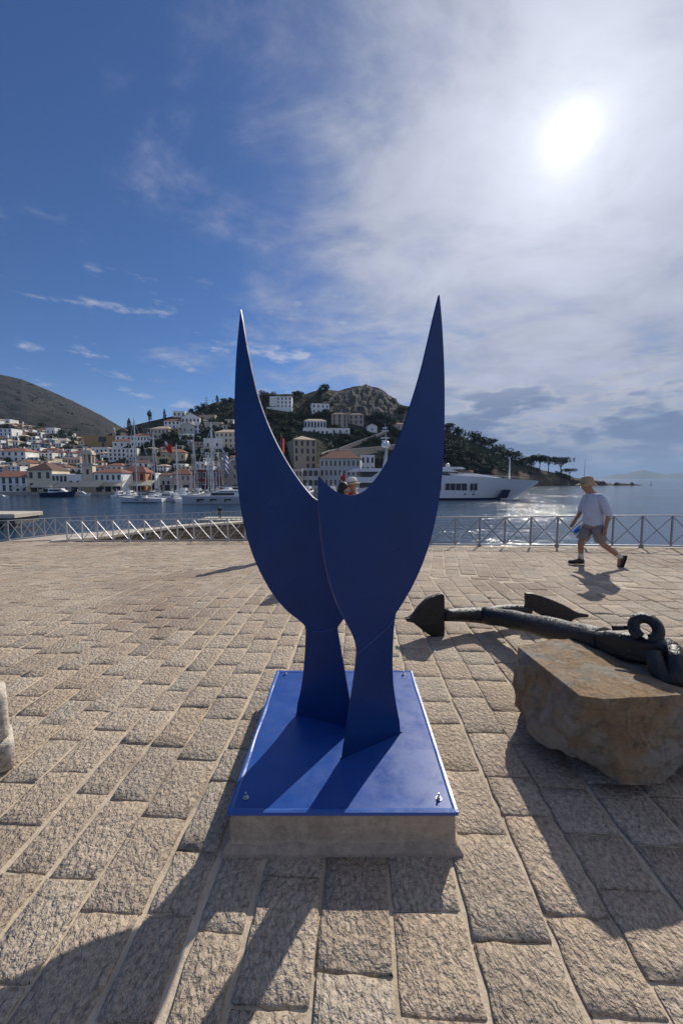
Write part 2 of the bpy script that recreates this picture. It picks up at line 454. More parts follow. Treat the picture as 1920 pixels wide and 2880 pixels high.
# header course along the change of pattern
for k in range(70):
    x = -9.5 + k * 0.31; y = 6.71 - 0.2215 * x
    if inside(x, y): stones.append((x, y, R(12.5) + R(90), 0.29, 0.15, rng.random()))
def in_view(x, y):
    if y < 0.6: return False
    p = abs(x) / (y * CP + CAMH * SP)
    return p < 0.93 and y > 0.9
def hidden_by_base(x, y): return abs(x - 0.03) < 0.46 and 1.75 < y < 2.8
stones.sort(key=lambda s: (0 if in_view(s[0], s[1]) and not hidden_by_base(s[0], s[1]) else 1, s[0] ** 2 + s[1] ** 2))
far = MB(); tones = []
for k, (x, y, ang, L, W, t) in enumerate(stones):
    r2 = random.Random(k * 7 + 1)
    if k < 300:
        vs, fs = stone_geo(L, W, r2, True)
        me = bpy.data.meshes.new('paving_stone')
        me.from_pydata(vs, [], fs); me.materials.append(STONE)
        me.polygons.foreach_set('use_smooth', [True] * len(fs))
        at = me.attributes.new('tone', 'FLOAT', 'POINT'); at.data.foreach_set('value', [t] * len(vs))
        put('paving_stone', me, plaza, (x, y, zg(x, y)), -ang)
    else:
        vs, fs = stone_geo(L, W, r2, False)
        ca, sa = math.cos(ang), math.sin(ang)
        far.add([(x + vx * ca + vy * sa, y - vx * sa + vy * ca, zg(x + vx * ca + vy * sa, y - vx * sa + vy * ca) + vz) for vx, vy, vz in vs], fs)
        tones += [t] * len(vs)
me = bpy.data.meshes.new('paving_stones')
me.from_pydata(far.v, [], far.f); me.materials.append(STONE)
at = me.attributes.new('tone', 'FLOAT', 'POINT'); at.data.foreach_set('value', tones)
tag(put('paving_field', me, plaza), kind='stuff')

# ------------------------------------------------------------------ sculpture base
BZ = 0.186                                    # top of the blue plate
K = 1920 / 1568.0
fl, fr = at_z(523 * K, 1866 * K, BZ), at_z(1051 * K, 1866 * K, BZ)
bl, br = at_z(636 * K, 1541 * K, BZ), at_z(945 * K, 1541 * K, BZ)
bc = (fl + fr + bl + br) / 4
ped = empty('sculpture_base', (bc.x, bc.y, 0))
tag(ped, 'low concrete block topped by a bolted blue steel plate, under the blue sculpture', 'plinth')
lo = lambda p, z=None: Vector((p.x - bc.x, p.y - bc.y, p.z if z is None else z))
mb = MB()
def shrink(p, d): return Vector((p.x - d if p.x > 0 else p.x + d, p.y - d if p.y > 0 else p.y + d, p.z))
tp = [shrink(lo(p, BZ - 0.016), 0.004) for p in (fl, fr, br, bl)]
rings = []
for z, d in ((-0.03, -0.012), (0.03, -0.010), (0.05, 0.0), (0.11, 0.002), (BZ - 0.016, 0.004)):
    ring = []
    for a, b in zip(tp, tp[1:] + tp[:1]):
        for k in range(8):
            p = a.lerp(b, k / 8); q = shrink(p, d)
            w = 0.004 * mnoise.noise(Vector((p.x * 5, p.y * 5, z * 14)))
            ring.append((q.x + w, q.y + w, z))
    rings.append(ring)
mb.rings(rings, 0, True)
bevel(mb.build('concrete_block', MATS['concrete'], ped), 0.006, 1)
fil = MB(); rings = []
for z, d in ((-0.03, -0.030), (0.012, -0.026), (0.034, -0.012), (0.046, 0.003)):
    ring = []
    for a, b in zip(tp, tp[1:] + tp[:1]):
        for k in range(14):
            p = a.lerp(b, k / 14); q = shrink(p, d)
            w = 0.010 * mnoise.noise(Vector((p.x * 9, p.y * 9, z * 8)))
            ring.append((q.x + (w if abs(q.x) > abs(q.y) else 0), q.y + (w if abs(q.x) <= abs(q.y) else 0), z + (0.012 * mnoise.noise(Vector((p.x * 7, p.y * 7, 9))) if z > .02 else 0)))
    rings.append(ring)
fil.rings(rings, 0, True); fil.build('cement_fillet', MATS['cement_fillet'], ped)
mb = MB()
mb.extrude([lo(p, BZ - 0.0075) for p in (fl, fr, br, bl)], (0, 0, 0.015))
plate = bevel(mb.build('base_plate', MATS['blue_paint_skylit'], ped), 0.003, 1)
# wrinkled protective film left along the plate edges
for (a, b) in ((fl, fr), (fr, br), (br, bl), (bl, fl)):
    mb = MB(); a2, b2 = lo(a, BZ), lo(b, BZ)
    inn = Vector((-(b2 - a2).y, (b2 - a2).x, 0)).normalized()
    n = 30; rows = []
    for k in range(n + 1):
        p = a2.lerp(b2, k / n)
        w = 0.019 + 0.007 * mnoise.noise(Vector((p.x * 4, p.y * 4, 1)))
        up = 0.0035 + 0.003 * abs(mnoise.noise(Vector((p.x * 9, p.y * 9, 4))))
        rows.append((p - inn * 0.004 + Vector((0, 0, -0.012)), p - inn * 0.003 + Vector((0, 0, 0.002)), p + inn * w * 0.5 + Vector((0, 0, up)), p + inn * w + Vector((0, 0, 0.0012))))
    for r0, r1 in zip(rows, rows[1:]):
        for q in range(3): mb.add([r0[q], r1[q], r1[q + 1], r0[q + 1]], [(0, 1, 2, 3)])
    mb.build('edge_film', MATS['blue_film'], plate, True)
bolt = MB()
bolt.lathe([(0.019, 0), (0.019, 0.003)], 16)
bolt.lathe([(0.0125, 0.003), (0.0135, 0.005), (0.0135, 0.012), (0.012, 0.014)], 6)
bolt.lathe([(0.0065, 0.014), (0.0065, 0.030), (0.005, 0.032)], 10)
bme = bolt.mesh('anchor_bolt', MATS['steel'])
for px, py in ((565, 1833), (1007, 1835), (656, 1549), (926, 1550)):
    p = at_z(px * K, py * K, BZ)
    put('anchor_bolt', bme, plate, lo(p, BZ + 0.0005), 0, (.72, .72, .85))

# ------------------------------------------------------------------ blue sculpture: two flat steel figures
def smooth_poly(pts, closed_runs):
    return pts
def cat(pts, sub=4):
    out = []
    for i in range(len(pts) - 1):
        p0 = pts[max(i - 1, 0)]; p1 = pts[i]; p2 = pts[i + 1]; p3 = pts[min(i + 2, len(pts) - 1)]
        for k in range(sub):
            t = k / sub
            out.append(tuple(0.5 * (2 * b + (c - a) * t + (2 * a - 5 * b + 4 * c - d) * t * t + (3 * b - a - 3 * c + d) * t ** 3) for a, b, c, d in zip(p0, p1, p2, p3)))
    out.append(pts[-1]); return out
mat('seam_highlight', (0.02, 0.06, 0.22), 0.4)  # highlight along the lap edge, put into a lighter blue
def figure(name, label, foot_a, foot_b, upper, stem, thick, lapline):
    A = at_z(foot_a[0] * K, foot_a[1] * K, BZ); B = at_z(foot_b[0] * K, foot_b[1] * K, BZ)
    d = Vector((B.x - A.x, B.y - A.y, 0)).normalized(); n = Vector((-d.y, d.x, 0))
    mid = (A + B) / 2
    e = empty(name, mid)
    tag(e, label, 'sculpture', 'blue steel sculpture')
    for nm, polys, off, th in (('upper_plate', upper, Vector((0, 0, 0)), thick), ('stem_plate', stem, n * 0.010, thick * 0.8)):
        pts = []
        for run in polys:
            q = cat(run) if len(run) > 2 else run
            if pts and (abs(pts[-1][0] - q[0][0]) + abs(pts[-1][1] - q[0][1])) < .5: q = q[1:]
            pts += q
        if abs(pts[0][0] - pts[-1][0]) + abs(pts[0][1] - pts[-1][1]) < .5: pts.pop()
        w = [on_plane(x * K, y * K, A + off, d) - mid for x, y in pts]
        if nm == 'stem_plate':
            zmin = min(p.z for p in w)
            for p in w:
                if p.z < 0.05: p.z = min(p.z, 0) if abs(p.z) > 0.03 else -0.0
        mb = MB(); mb.extrude(w, n * th)
        me = mb.mesh(nm, MATS['blue_paint'])
        bm = bmesh.new(); bm.from_mesh(me)
        bmesh.ops.triangulate(bm, faces=[f for f in bm.faces if len(f.verts) > 4])
        bm.to_mesh(me); bm.free()
        part_o = put(nm, me, e)
        if nm == 'upper_plate':
            lap = cat(lapline, 4)
            wb = MB(); wb.tube([on_plane(x * K, y * K, A - n * (thick / 2 + .001), d) - mid for x, y in lap], .0042, 6)
            wb.build('lap_seam', MATS['seam_highlight'], part_o, True)
    return e
left_up = [[(554, 711), (559, 740), (568, 795), (578, 845), (588, 890), (600, 931), (618, 979), (640, 1026), (665, 1070), (690, 1107), (712, 1134), (728, 1148), (770, 1172), (810, 1210), (828, 1262), (822, 1335), (803, 1395), (788, 1423), (775, 1441)],
           [(775, 1441), (760, 1447), (740, 1450), (720, 1449), (702, 1444)],
           [(702, 1444), (700, 1436), (686, 1423), (660, 1402), (632, 1370), (605, 1326), (582, 1275), (565, 1220), (553, 1160), (545, 1090), (541, 1020), (539.5, 960), (540.5, 900), (544, 820), (549, 760), (554, 711)]]
left_stem = [[(703, 1436), (702, 1470), (700, 1510), (695, 1560), (687, 1603), (675, 1643)], [(675, 1643), (818, 1672)], [(818, 1672), (806, 1620), (797, 1570), (788, 1520), (780, 1475), (774, 1440), (774, 1428)], [(774, 1428), (703, 1436)]]
right_up = [[(1007, 678), (1011, 720), (1015, 780), (1018, 850), (1019, 920), (1018, 1000), (1014, 1080), (1006, 1150), (992, 1220), (972, 1285), (948, 1340), (925, 1381), (907, 1409)],
            [(907, 1409), (906, 1419)],
            [(906, 1419), (890, 1440), (866, 1463), (841, 1484), (819, 1503)],
            [(819, 1503), (817, 1480), (809, 1457), (796, 1432), (783, 1408), (770, 1378), (757, 1340), (746, 1295), (739, 1250), (734, 1200), (731, 1150), (732, 1095)],
            [(732, 1095), (742, 1106), (755, 1118), (771, 1129), (791, 1136), (812, 1137), (832, 1130), (848, 1118), (866, 1096), (882, 1072), (900, 1040), (918, 1000), (934, 955), (950, 905), (966, 850), (980, 792), (993, 735), (1007, 678)]]
right_stem = [[(819, 1490), (815, 1535), (808, 1585), (800, 1640), (791, 1700), (780, 1748)], [(780, 1748), (923, 1685)], [(923, 1685), (913, 1642), (906, 1602), (901, 1560), (900, 1510), (902, 1460), (906, 1411)], [(906, 1411), (819, 1490)]]
figure('steel_figure', 'dark blue flat steel figure with one long horn, standing behind on the left', (675, 1643), (795, 1669), left_up, left_stem, 0.013, left_up[1])
figure('steel_figure', 'dark blue flat steel figure standing in front, long horn on its right and short tip', (780, 1748), (923, 1685), right_up, right_stem, 0.012, right_up[2])

# ------------------------------------------------------------------ rock under the anchor
def rock_material():
    m = bpy.data.materials.new('boulder_stone'); m.use_nodes = True
    nt = m.node_tree; b = nt.nodes['Principled BSDF']
    vec = N(nt, 'ShaderNodeTexCoord').outputs['Object']
    a = N(nt, 'ShaderNodeTexNoise', i_Vector=vec, i_Scale=3.2, i_Detail=9.0, i_Roughness=0.68, i_Distortion=0.2)
    c = N(nt, 'ShaderNodeTexNoise', i_Vector=vec, i_Scale=8.0, i_Detail=11.0, i_Roughness=0.76, i_Distortion=0.15)
    e = N(nt, 'ShaderNodeTexNoise', i_Vector=vec, i_Scale=60, i_Detail=6.0, i_Roughness=0.75)
    col = MIX(nt, MR(nt, a.outputs[0], 0.40, 0.57, 0, 0.95), (0.47, 0.42, 0.35), (0.47, 0.305, 0.165))
    col = MIX(nt, MR(nt, c.outputs[0], 0.54, 0.66, 0, 0.65), col, (0.19, 0.165, 0.13))
    col = MIX(nt, MR(nt, e.outputs[0], 0.55, 0.75, 0, 0.6), col, (0.46, 0.42, 0.36))
    nt.links.new(col, b.inputs['Base Color'])
    b.inputs['Roughness'].default_value = 0.88
    vo = N(nt, 'ShaderNodeTexVoronoi', feature='DISTANCE_TO_EDGE', i_Scale=6.5)
    nt.links.new(N(nt, 'ShaderNodeVectorMath', operation='ADD', i_0=vec, i_1=N(nt, 'ShaderNodeVectorMath', operation='SCALE', i_0=c.outputs[1], i_Scale=.35).outputs[0]).outputs[0], vo.inputs['Vector'])
    crack = MR(nt, vo.outputs[0], 0.0, 0.035, 1.0, 0.0)
    h = M(nt, 'ADD', M(nt, 'MULTIPLY', c.outputs[0], 2.2), M(nt, 'SUBTRACT', M(nt, 'MULTIPLY', e.outputs[0], 0.9), M(nt, 'MULTIPLY', crack, .35)))
    bn = N(nt, 'ShaderNodeBump', i_Strength=1.0, i_Distance=0.034, i_Height=h)
    nt.links.new(bn.outputs[0], b.inputs['Normal'])
    return m
ROCK = rock_material()
def rock_mesh(points, cuts, amp, seed, center):
    bm = bmesh.new()
    for p in points: bm.verts.new(Vector(p) - Vector(center))
    bmesh.ops.convex_hull(bm, input=bm.verts)
    for f in [v for v in bm.verts if not v.link_faces]: bm.verts.remove(f)
    bmesh.ops.triangulate(bm, faces=bm.faces)
    for _ in range(cuts):
        es = [e for e in bm.edges if e.calc_length() > 0.035]
        bmesh.ops.subdivide_edges(bm, edges=es, cuts=1, use_grid_fill=True)
        bmesh.ops.triangulate(bm, faces=[f for f in bm.faces if len(f.verts) > 3])
    bmesh.ops.smooth_vert(bm, verts=bm.verts, factor=0.12, use_axis_x=True, use_axis_y=True, use_axis_z=True)
    bm.normal_update()
    off = Vector((seed, seed * 2, 3))
    for v in bm.verts:
        k = mnoise.fractal(v.co * 3 + off, 0.9, 2.1, 6) * amp - abs(mnoise.noise(v.co * 5.5 + off)) * amp * 1.1 + mnoise.noise(v.co * 26 + off) * amp * .22
        if v.normal.z > .7: k *= .45
        v.co += v.normal * k
    me = bpy.data.meshes.new('boulder'); bm.to_mesh(me); bm.free()
    me.materials.append(ROCK)
    return me
TZ = 0.40
top = [at_z(px, py, z) for px, py, z in ((1447, 1812, .46), (1563, 1903, .485), (1628, 1955, .505), (1691, 1966, .515), (1822, 1960, .51), (1925, 1950, .50), (1580, 1808, .455), (1660, 1830, .46))]
bot = [at_z(px, py, z) for px, py, z in ((1447, 1985, .15), (1480, 2050, .12), (1530, 2095, .11), (1628, 2152, .10), (1763, 2206, .085), (1849, 2212, .08), (1935, 2185, .09))]
back = [Vector((2.6, 2.05, .48)), Vector((2.75, 2.75, .42)), Vector((2.6, 2.15, .05)), Vector((2.7, 2.8, -.02)), Vector((1.45, 2.85, -.02)), Vector((1.34, 2.62, -.02)), Vector((1.5, 2.25, -.02)), Vector((1.95, 2.15, -.03)), Vector((2.4, 2.2, -.03)), Vector((2.1, 2.9, .44))]
cen = Vector((1.95, 2.45, 0))
bo = put('boulder', rock_mesh(top + bot + back, 6, 0.040, 1.7, cen), None, cen)
tag(bo, 'large rough brown boulder with a flat top carrying the anchor', 'boulder')
# granite blocks at the left edge
bs = empty('stacked_stone_block', (-2.04, 1.985, 0), R(43))
tag(bs, 'pale granite post of two stacked rounded blocks cut by the left edge', 'stone post')
for z0, z1, w in ((0, .180, .40), (.184, .455, .385)):
    mb = MB(); mb.b2(-w / 2 - .03, w / 2 - .015 - (.2 - w / 2), -.12, .12, z0, z1)
    o = mb.build('block', MATS['granite'], bs); bevel(o, 0.035, 4)
    o.data.polygons.foreach_set('use_smooth', [True] * len(o.data.polygons))

# ------------------------------------------------------------------ anchor
crown = Vector((1.56, 4.12, .20)); head = Vector((1.86, 2.36, .545))
anc = empty('ship_anchor', (crown.x, crown.y, 0))
tag(anc, 'old black iron anchor with two flukes, its shank resting on the boulder', 'anchor')
L_ = lambda p: Vector(p) - Vector((crown.x, crown.y, 0))
fa = at_y(1249, 1730, 3.87); fb = at_y(1500, 1718, 4.20)
axis = [fa, at_y(1309, 1729, 3.98), at_y(1360, 1731, 4.0), at_y(1414, 1738, 3.80), at_y(1476, 1751, 3.52), at_y(1571, 1773, 3.05), at_y(1654, 1794, 2.72), at_y(1700, 1804, 2.58)]
ax3 = [Vector(p) for p in cat([tuple(p) for p in axis], 3)]
mb = MB(); na = 6
mb.tube([L_(p) for p in ax3[na:]], [.090 + .005 * math.sin(i * 1.7) + .006 * i / 16 for i in range(len(ax3) - na)], 14)
mb.build('shank', MATS['anchor_iron'], anc, True)
def arc(a, b, c, n=9):
    return [(a * (1 - t) ** 2 + b * 2 * t * (1 - t) + c * t * t) for t in [i / n for i in range(n + 1)]]
mb = MB(); mb.tube([L_(p) for p in ax3[:na + 2]], [.062 + .031 * i / (na + 1) for i in range(na + 2)], 14)
mb.build('arm', MATS['anchor_iron'], anc, True)
mb = MB(); fbi = at_y(1490, 1716, 4.20)
mb.tube([L_(p) for p in arc(ax3[na], ax3[na].lerp(fbi, .5) + Vector((0, .08, .03)), fbi)], [.078 - .030 * i / 9 for i in range(10)], 12)
mb.build('arm', MATS['anchor_iron'], anc, True)
def fluke(pts, p0, dirxy, th):
    w = [on_plane(x * K, y * K, p0, dirxy) for x, y in cat(pts + [pts[0]], 3)[:-1]]
    n = Vector((-dirxy[1], dirxy[0], 0)).normalized()
    mb = MB(); mb.extrude([L_(p) for p in w], n * th)
    me = mb.mesh('fluke', MATS['anchor_iron'])
    bm = bmesh.new(); bm.from_mesh(me); bmesh.ops.triangulate(bm, faces=[f for f in bm.faces if len(f.verts) > 4]); bm.to_mesh(me); bm.free()
    return bevel(put('fluke', me, anc), 0.010, 2)
fluke([(931, 1420), (944, 1414), (958, 1396), (978, 1376), (1004, 1365), (1014, 1363), (1018, 1369), (1018.5, 1400), (1018, 1459), (1013, 1465), (1001, 1464), (978, 1453), (956, 1436), (945, 1428), (933, 1426)], (fa.x, fa.y), Vector((1, .12)).normalized(), .05)
fluke([(1206, 1393), (1205, 1366), (1211, 1362), (1228, 1364), (1258, 1374), (1295, 1390), (1318, 1403), (1331, 1407), (1347, 1410), (1346, 1416), (1330, 1417), (1316, 1420), (1304, 1429), (1280, 1428), (1240, 1412)], (fb.x, fb.y), Vector((1, .0)).normalized(), .05)
# square shank end with collar, stock lug, ring and shackle
mb = MB()
hp = [(at_y(1640, 1790, 2.74), .058), (at_y(1655, 1794, 2.70), .067), (at_y(1715, 1806, 2.53), .070), (at_y(1722, 1808, 2.51), .082), (at_y(1770, 1818, 2.39), .086), (at_y(1800, 1824, 2.33), .083), (at_y(1868, 1836, 2.21), .084), (at_y(1892, 1842, 2.17), .062)]
rg = []
for i, (c_, hh) in enumerate(hp):
    t_ = (hp[min(i + 1, 7)][0] - hp[max(i - 1, 0)][0]).normalized(); r_ = t_.cross(Vector((0, 0, 1))).normalized(); u_ = r_.cross(t_)
    wd = .074
    rg.append([L_(c_ + r_ * (wd * sx_) + u_ * (hh * sz_)) for sx_, sz_ in ((-1, -.7), (-.7, -1), (.7, -1), (1, -.7), (1, .7), (.7, 1), (-.7, 1), (-1, .7))])
mb.rings(rg, 0, True)
bevel(mb.build('shank_head', MATS['anchor_iron'], anc), .008, 2)
def ringpath(c, ax, ay, ra_, rb_, a0, a1, n=26):
    return [Vector(c) + Vector(ax) * (ra_ * math.cos(a0 + (a1 - a0) * i / n)) + Vector(ay) * (rb_ * math.sin(a0 + (a1 - a0) * i / n)) for i in range(n + 1)]
rc = at_y(1482 * K, 1444 * K, 2.29)
mb = MB()
mb.tube([L_(p) for p in ringpath(rc, (0.70, -0.70, -0.10), (0.36, 0.42, .78), .062, .070, -1.2, math.pi + 1.2)], .033, 10)
mb.build('ring', MATS['anchor_iron'], anc, True)
c0 = at_y(1536 * K, 1540 * K, 2.22)
mb = MB()
mb.tube([L_(p) for p in (at_y(1500 * K, 1500 * K, 2.18), at_y(1510 * K, 1535 * K, 2.12), at_y(1528 * K, 1560 * K, 2.08), at_y(1546 * K, 1562 * K, 2.06), at_y(1554 * K, 1545 * K, 2.06), at_y(1552 * K, 1515 * K, 2.10), at_y(1545 * K, 1490 * K, 2.15))], [.048, .052, .058, .058, .052, .048, .046], 10)
mb.build('shackle', MATS['anchor_iron'], anc, True)
mb = MB(); q = at_y(1425 * K, 1443 * K, 2.5)
mb.tube([L_(at_y(1404 * K, 1443 * K, 2.43)), L_(at_y(1460 * K, 1440 * K, 2.36))], .016, 8)
mb.build('pin', MATS['anchor_iron'], anc, True)

# ------------------------------------------------------------------ railings
def railing(label, line, zf, n, bay, x0, step, H=0.72, name='metal_railing', bright=False, gap=0.05, skip=0):
    """line(i) gives the ground point of post i"""
    pts = [line(i) for i in range(n + 1)]
    e = empty(name, pts[0]); tag(e, label, 'railing')
    Q = lambda i, h: Vector((pts[i][0], pts[i][1], zf(pts[i][0], pts[i][1]) + h)) - Vector(pts[0])
    mt = MATS['rail_pale' if bright else 'rail_metal']
    for nm, h in (('top_rail', H + gap), ('bottom_rail', gap)):
        mb = MB()
        for i in range(n): mb.bar(Q(i, h), Q(i + 1, h), .036, .026)
        mb.build(nm, mt, e)
    for i in range(n + 1):
        mb = MB(); mb.bar(Q(i, gap + .016), Q(i, H + gap - .016), .036, .028); mb.build('post', mt, e)
        if i % 3 == 1:
            mb = MB(); mb.bar(Q(i, -.03) , Q(i, gap + .03) , .07, .07); mb.build('foot', mt, e)
    for i in range(n):
        off = (Q(i + 1, 0) - Q(i, 0)).normalized().cross(Vector((0, 0, 1))) * 0.012
        for s, (a, b) in ((1, (H + gap - .02, gap + .02)), (-1, (gap + .02, H + gap - .02))):
            mb = MB(); mb.bar(Q(i, a) + off * s, Q(i + 1, b) + off * s, .010, .022)
            mb.build('diagonal_bar', MATS['rail_sunlit'] if (bright and s == 1) else mt, e)
    return e
def lr(i):
    x = 1.2 + i * 0.599; y = rail_right(x); return (x, y, zg(x, y))
railing('grey metal railing of crossed bars along the sea edge, behind the walking man', lr, zg, 17, .614, 0, 0)
def ll(i):
    x = -9.72 + i * 0.594; y = rail_left(x); return (x, y, zg(x, y))
railing('grey metal railing with sunlit diagonals, in front of the rubble wall', ll, zg, 13, .6, 0, 0, bright=True)

# lower terrace beyond the ramp: retaining wall, paving strip and its own railing
F2 = [(-14.6, 12.9, -.70), (-12.75, 14.3, -.745), (-12.95, 17.2, -.93), (-8.9, 30.0, -1.75), (-5.2, 41.0, -2.4)]
IN = [(-10.4, 13.6, -.66), (-8.9, 14.3, -.60), (-7.03, 16.5, -.48), (-4.42, 19.0, -.55), (-2.3, 21.5, -.62)]
mb = MB()
for k in range(1, 4):
    mb.add([F2[k], IN[k], IN[k + 1], F2[k + 1]], [(0, 1, 2, 3)])
    a, b = F2[k], F2[k + 1]
    mb.add([a, b, (b[0], b[1], -7), (a[0], a[1], -7)], [(0, 1, 2, 3)])
mb.add([F2[1], (-9.75, 14.3, -.70), IN[0], IN[1]], [(0, 1, 3), (1, 2, 3)])
mat('terrace_stone', (0.42, 0.36, 0.30), 0.9, var=0.25, vscale=2.5, bump=0.01, bscale=6, coord='pos')
terr_o = mb.build('terrace_path', MATS['terrace_stone']); tag(terr_o, 'pale paved path beyond the rubble wall', kind='structure')
wall = empty('rubble_wall', (-6, 17.5, -4)); tag(wall, 'dark rubble stone retaining wall with pale coping, seen through the left railing', 'wall')
mb = MB(); cop = MB(); rub = MB()
mat('rubble_mortar', (0.10, 0.088, 0.075), 0.95, var=0.3, vscale=3)
mat('rubble', (0.20, 0.17, 0.14), 0.9, var=0.45, vscale=1.6, bump=0.03, bscale=8)
mat('coping', (0.50, 0.45, 0.38), 0.88, var=0.2, vscale=2, bump=0.008, bscale=12)
wo_ = Vector((-6, 17.5, -4))
r3 = random.Random(5)
for a, b in zip(IN, IN[1:]):
    a, b = Vector(a), Vector(b); d = (b - a).normalized(); n = Vector((d.y, -d.x, 0)).normalized()
    mb.add([a - wo_ + n * .02, b - wo_ + n * .02, Vector((b.x, b.y, -7)) - wo_ + n * .02, Vector((a.x, a.y, -7)) - wo_ + n * .02], [(0, 1, 2, 3)])
    L = (b - a).length
    cop.bar(a - wo_ + Vector((0, 0, .02)) - n * .18, b - wo_ + Vector((0, 0, .02)) - n * .18, .52, .09)
    z = -.12
    while z > -2.6:
        h = r3.uniform(.09, .20); s = r3.uniform(-.1, 0)
        while s < L:
            l = r3.uniform(.12, .34)
            c = a + (b - a) * ((s + l / 2) / L) + Vector((0, 0, z - h / 2)) - wo_
            p = r3.uniform(.02, .07)
            vs = []
            for sx_, sz_, k_ in ((-1, -1, 0), (1, -1, 0), (1, 1, 0), (-1, 1, 0), (-.7, -.65, 1), (.7, -.6, 1), (.65, .7, 1), (-.7, .65, 1)):
                vs.append(c + d * (sx_ * l * .47 + r3.uniform(-.015, .015)) + Vector((0, 0, sz_ * h * .46 + r3.uniform(-.012, .012))) + n * (.02 + k_ * p))
            rub.add(vs, [(4, 5, 6, 7), (0, 1, 5, 4), (1, 2, 6, 5), (2, 3, 7, 6), (3, 0, 4, 7)])
            s += l
        z -= h
mb.build('wall_face', MATS['rubble_mortar'], wall)
cop.build('coping', MATS['coping'], wall)
tag(rub.build('rubble_stones', MATS['rubble'], wall), kind='stuff')
# railing along the outer edge of that path, going away downhill
cum = [0]
for a, b in zip(F2, F2[1:]): cum.append(cum[-1] + (Vector(b) - Vector(a)).length)
def l2(i):
    s = i * .66
    for k in range(len(F2) - 1):
        if s <= cum[k + 1] or k == len(F2) - 2:
            p = Vector(F2[k]).lerp(Vector(F2[k + 1]), (s - cum[k]) / (cum[k + 1] - cum[k])); break
    return tuple(p)
zmap = {}
def zl2(x, y):
    t = [(p[1], p[2]) for p in F2]; return interp(t, y)
railing('thin grey railing running downhill along the far path above the water', l2, zl2, 40, .66, 0, 0, H=.74)
# ------------------------------------------------------------------ sea
def water_material():
    m = bpy.data.materials.new('sea_water'); m.use_nodes = True
    nt = m.node_tree; b = nt.nodes['Principled BSDF']
    b.inputs['Base Color'].default_value = (0.014, 0.045, 0.085, 1)
    b.inputs['Roughness'].default_value = 0.10
    b.inputs['IOR'].default_value = 1.333
    pos = N(nt, 'ShaderNodeNewGeometry').outputs['Position']
    mp = N(nt, 'ShaderNodeMapping', i_Vector=pos); mp.inputs['Rotation'].default_value = (0, 0, .35); mp.inputs['Scale'].default_value = (0.62, 1.0, 1.0)
    a = N(nt, 'ShaderNodeTexNoise', i_Vector=mp.outputs[0], i_Scale=0.42, i_Detail=3.0, i_Roughness=0.55, i_Distortion=.3)
    c = N(nt, 'ShaderNodeTexNoise', i_Vector=mp.outputs[0], i_Scale=1.7, i_Detail=4.0, i_Roughness=0.6, i_Distortion=.4)
    d = N(nt, 'ShaderNodeTexNoise', i_Vector=pos, i_Scale=0.030, i_Detail=3.0)
    h = M(nt, 'ADD', M(nt, 'MULTIPLY', a.outputs[0], 1.0), M(nt, 'MULTIPLY', c.outputs[0], 0.34))
    h = M(nt, 'MULTIPLY', h, MR(nt, d.outputs[0], 0.35, 0.65, 0.55, 1.2))
    bn = N(nt, 'ShaderNodeBump', i_Strength=1.0, i_Distance=0.38, i_Height=h)
    nt.links.new(bn.outputs[0], b.inputs['Normal'])
    return m
mb = MB()
for a, b in zip((-9000, -2000, -400, 0, 400, 2000, 9000), (-2000, -400, 0, 400, 2000, 9000)):
    for c, d in zip((8, 60, 200, 600, 2000, 12000), (60, 200, 600, 2000, 12000)):
        mb.add([(a, c, WATER_Z), (b, c, WATER_Z), (b, d, WATER_Z), (a, d, WATER_Z)], [(0, 1, 2, 3)])
sea = mb.build('sea', water_material()); tag(sea, 'rippled blue harbour water and open sea', kind='structure')

# ------------------------------------------------------------------ land across the harbour
D0 = [(-500, 165), (300, 170), (450, 188), (700, 205), (950, 250), (1250, 300), (1500, 360), (1600, 385), (1700, 396), (1720, 400)]
D1 = [(-500, 450), (0, 430), (300, 420), (400, 345), (480, 330), (700, 385), (1032, 430), (1250, 390), (1450, 400), (1600, 405), (1720, 408)]
YR = [(-500, 1160), (-200, 1165), (0, 1180), (100, 1200), (170, 1213), (240, 1228), (300, 1224), (345, 1205), (400, 1190), (470, 1174), (540, 1160), (600, 1133), (650, 1122), (740, 1112), (800, 1108),
      (860, 1108), (880, 1101), (915, 1094), (950, 1100), (975, 1093), (1000, 1087), (1032, 1083), (1052, 1090), (1067, 1093), (1085, 1106), (1110, 1122), (1125, 1139), (1150, 1144), (1200, 1180),
      (1250, 1212), (1300, 1232), (1350, 1252), (1400, 1276), (1450, 1300), (1500, 1317), (1560, 1330), (1600, 1341), (1640, 1347), (1680, 1352), (1720, 1361)]
QZ = -4.25
def terr(px, t):
    y0, y1 = interp(D0, px), interp(D1, px)
    Y = y0 + (y1 - y0) * t
    z1 = at_y(px, interp(YR, px), y1).z
    q = max(0, (t - .04) / .96)
    z0 = QZ if px < 1240 else max(WATER_Z - 1.0, QZ - (px - 1240) * .02)
    z = z0 + (z1 - z0) * q ** (1.12 if px < 1180 else .62)
    return Y, z
def ground_at(px, py):
    lo_, hi = 0.0, 1.0
    for _ in range(40):
        t = (lo_ + hi) / 2
        Y, z = terr(px, t)
        if proj_y(Y, z) > py: lo_ = t
        else: hi = t
    Y, z = terr(px, (lo_ + hi) / 2)
    return Vector(((px - 960) / FPX * (Y * CP - (z - CAMH) * SP), Y, z))
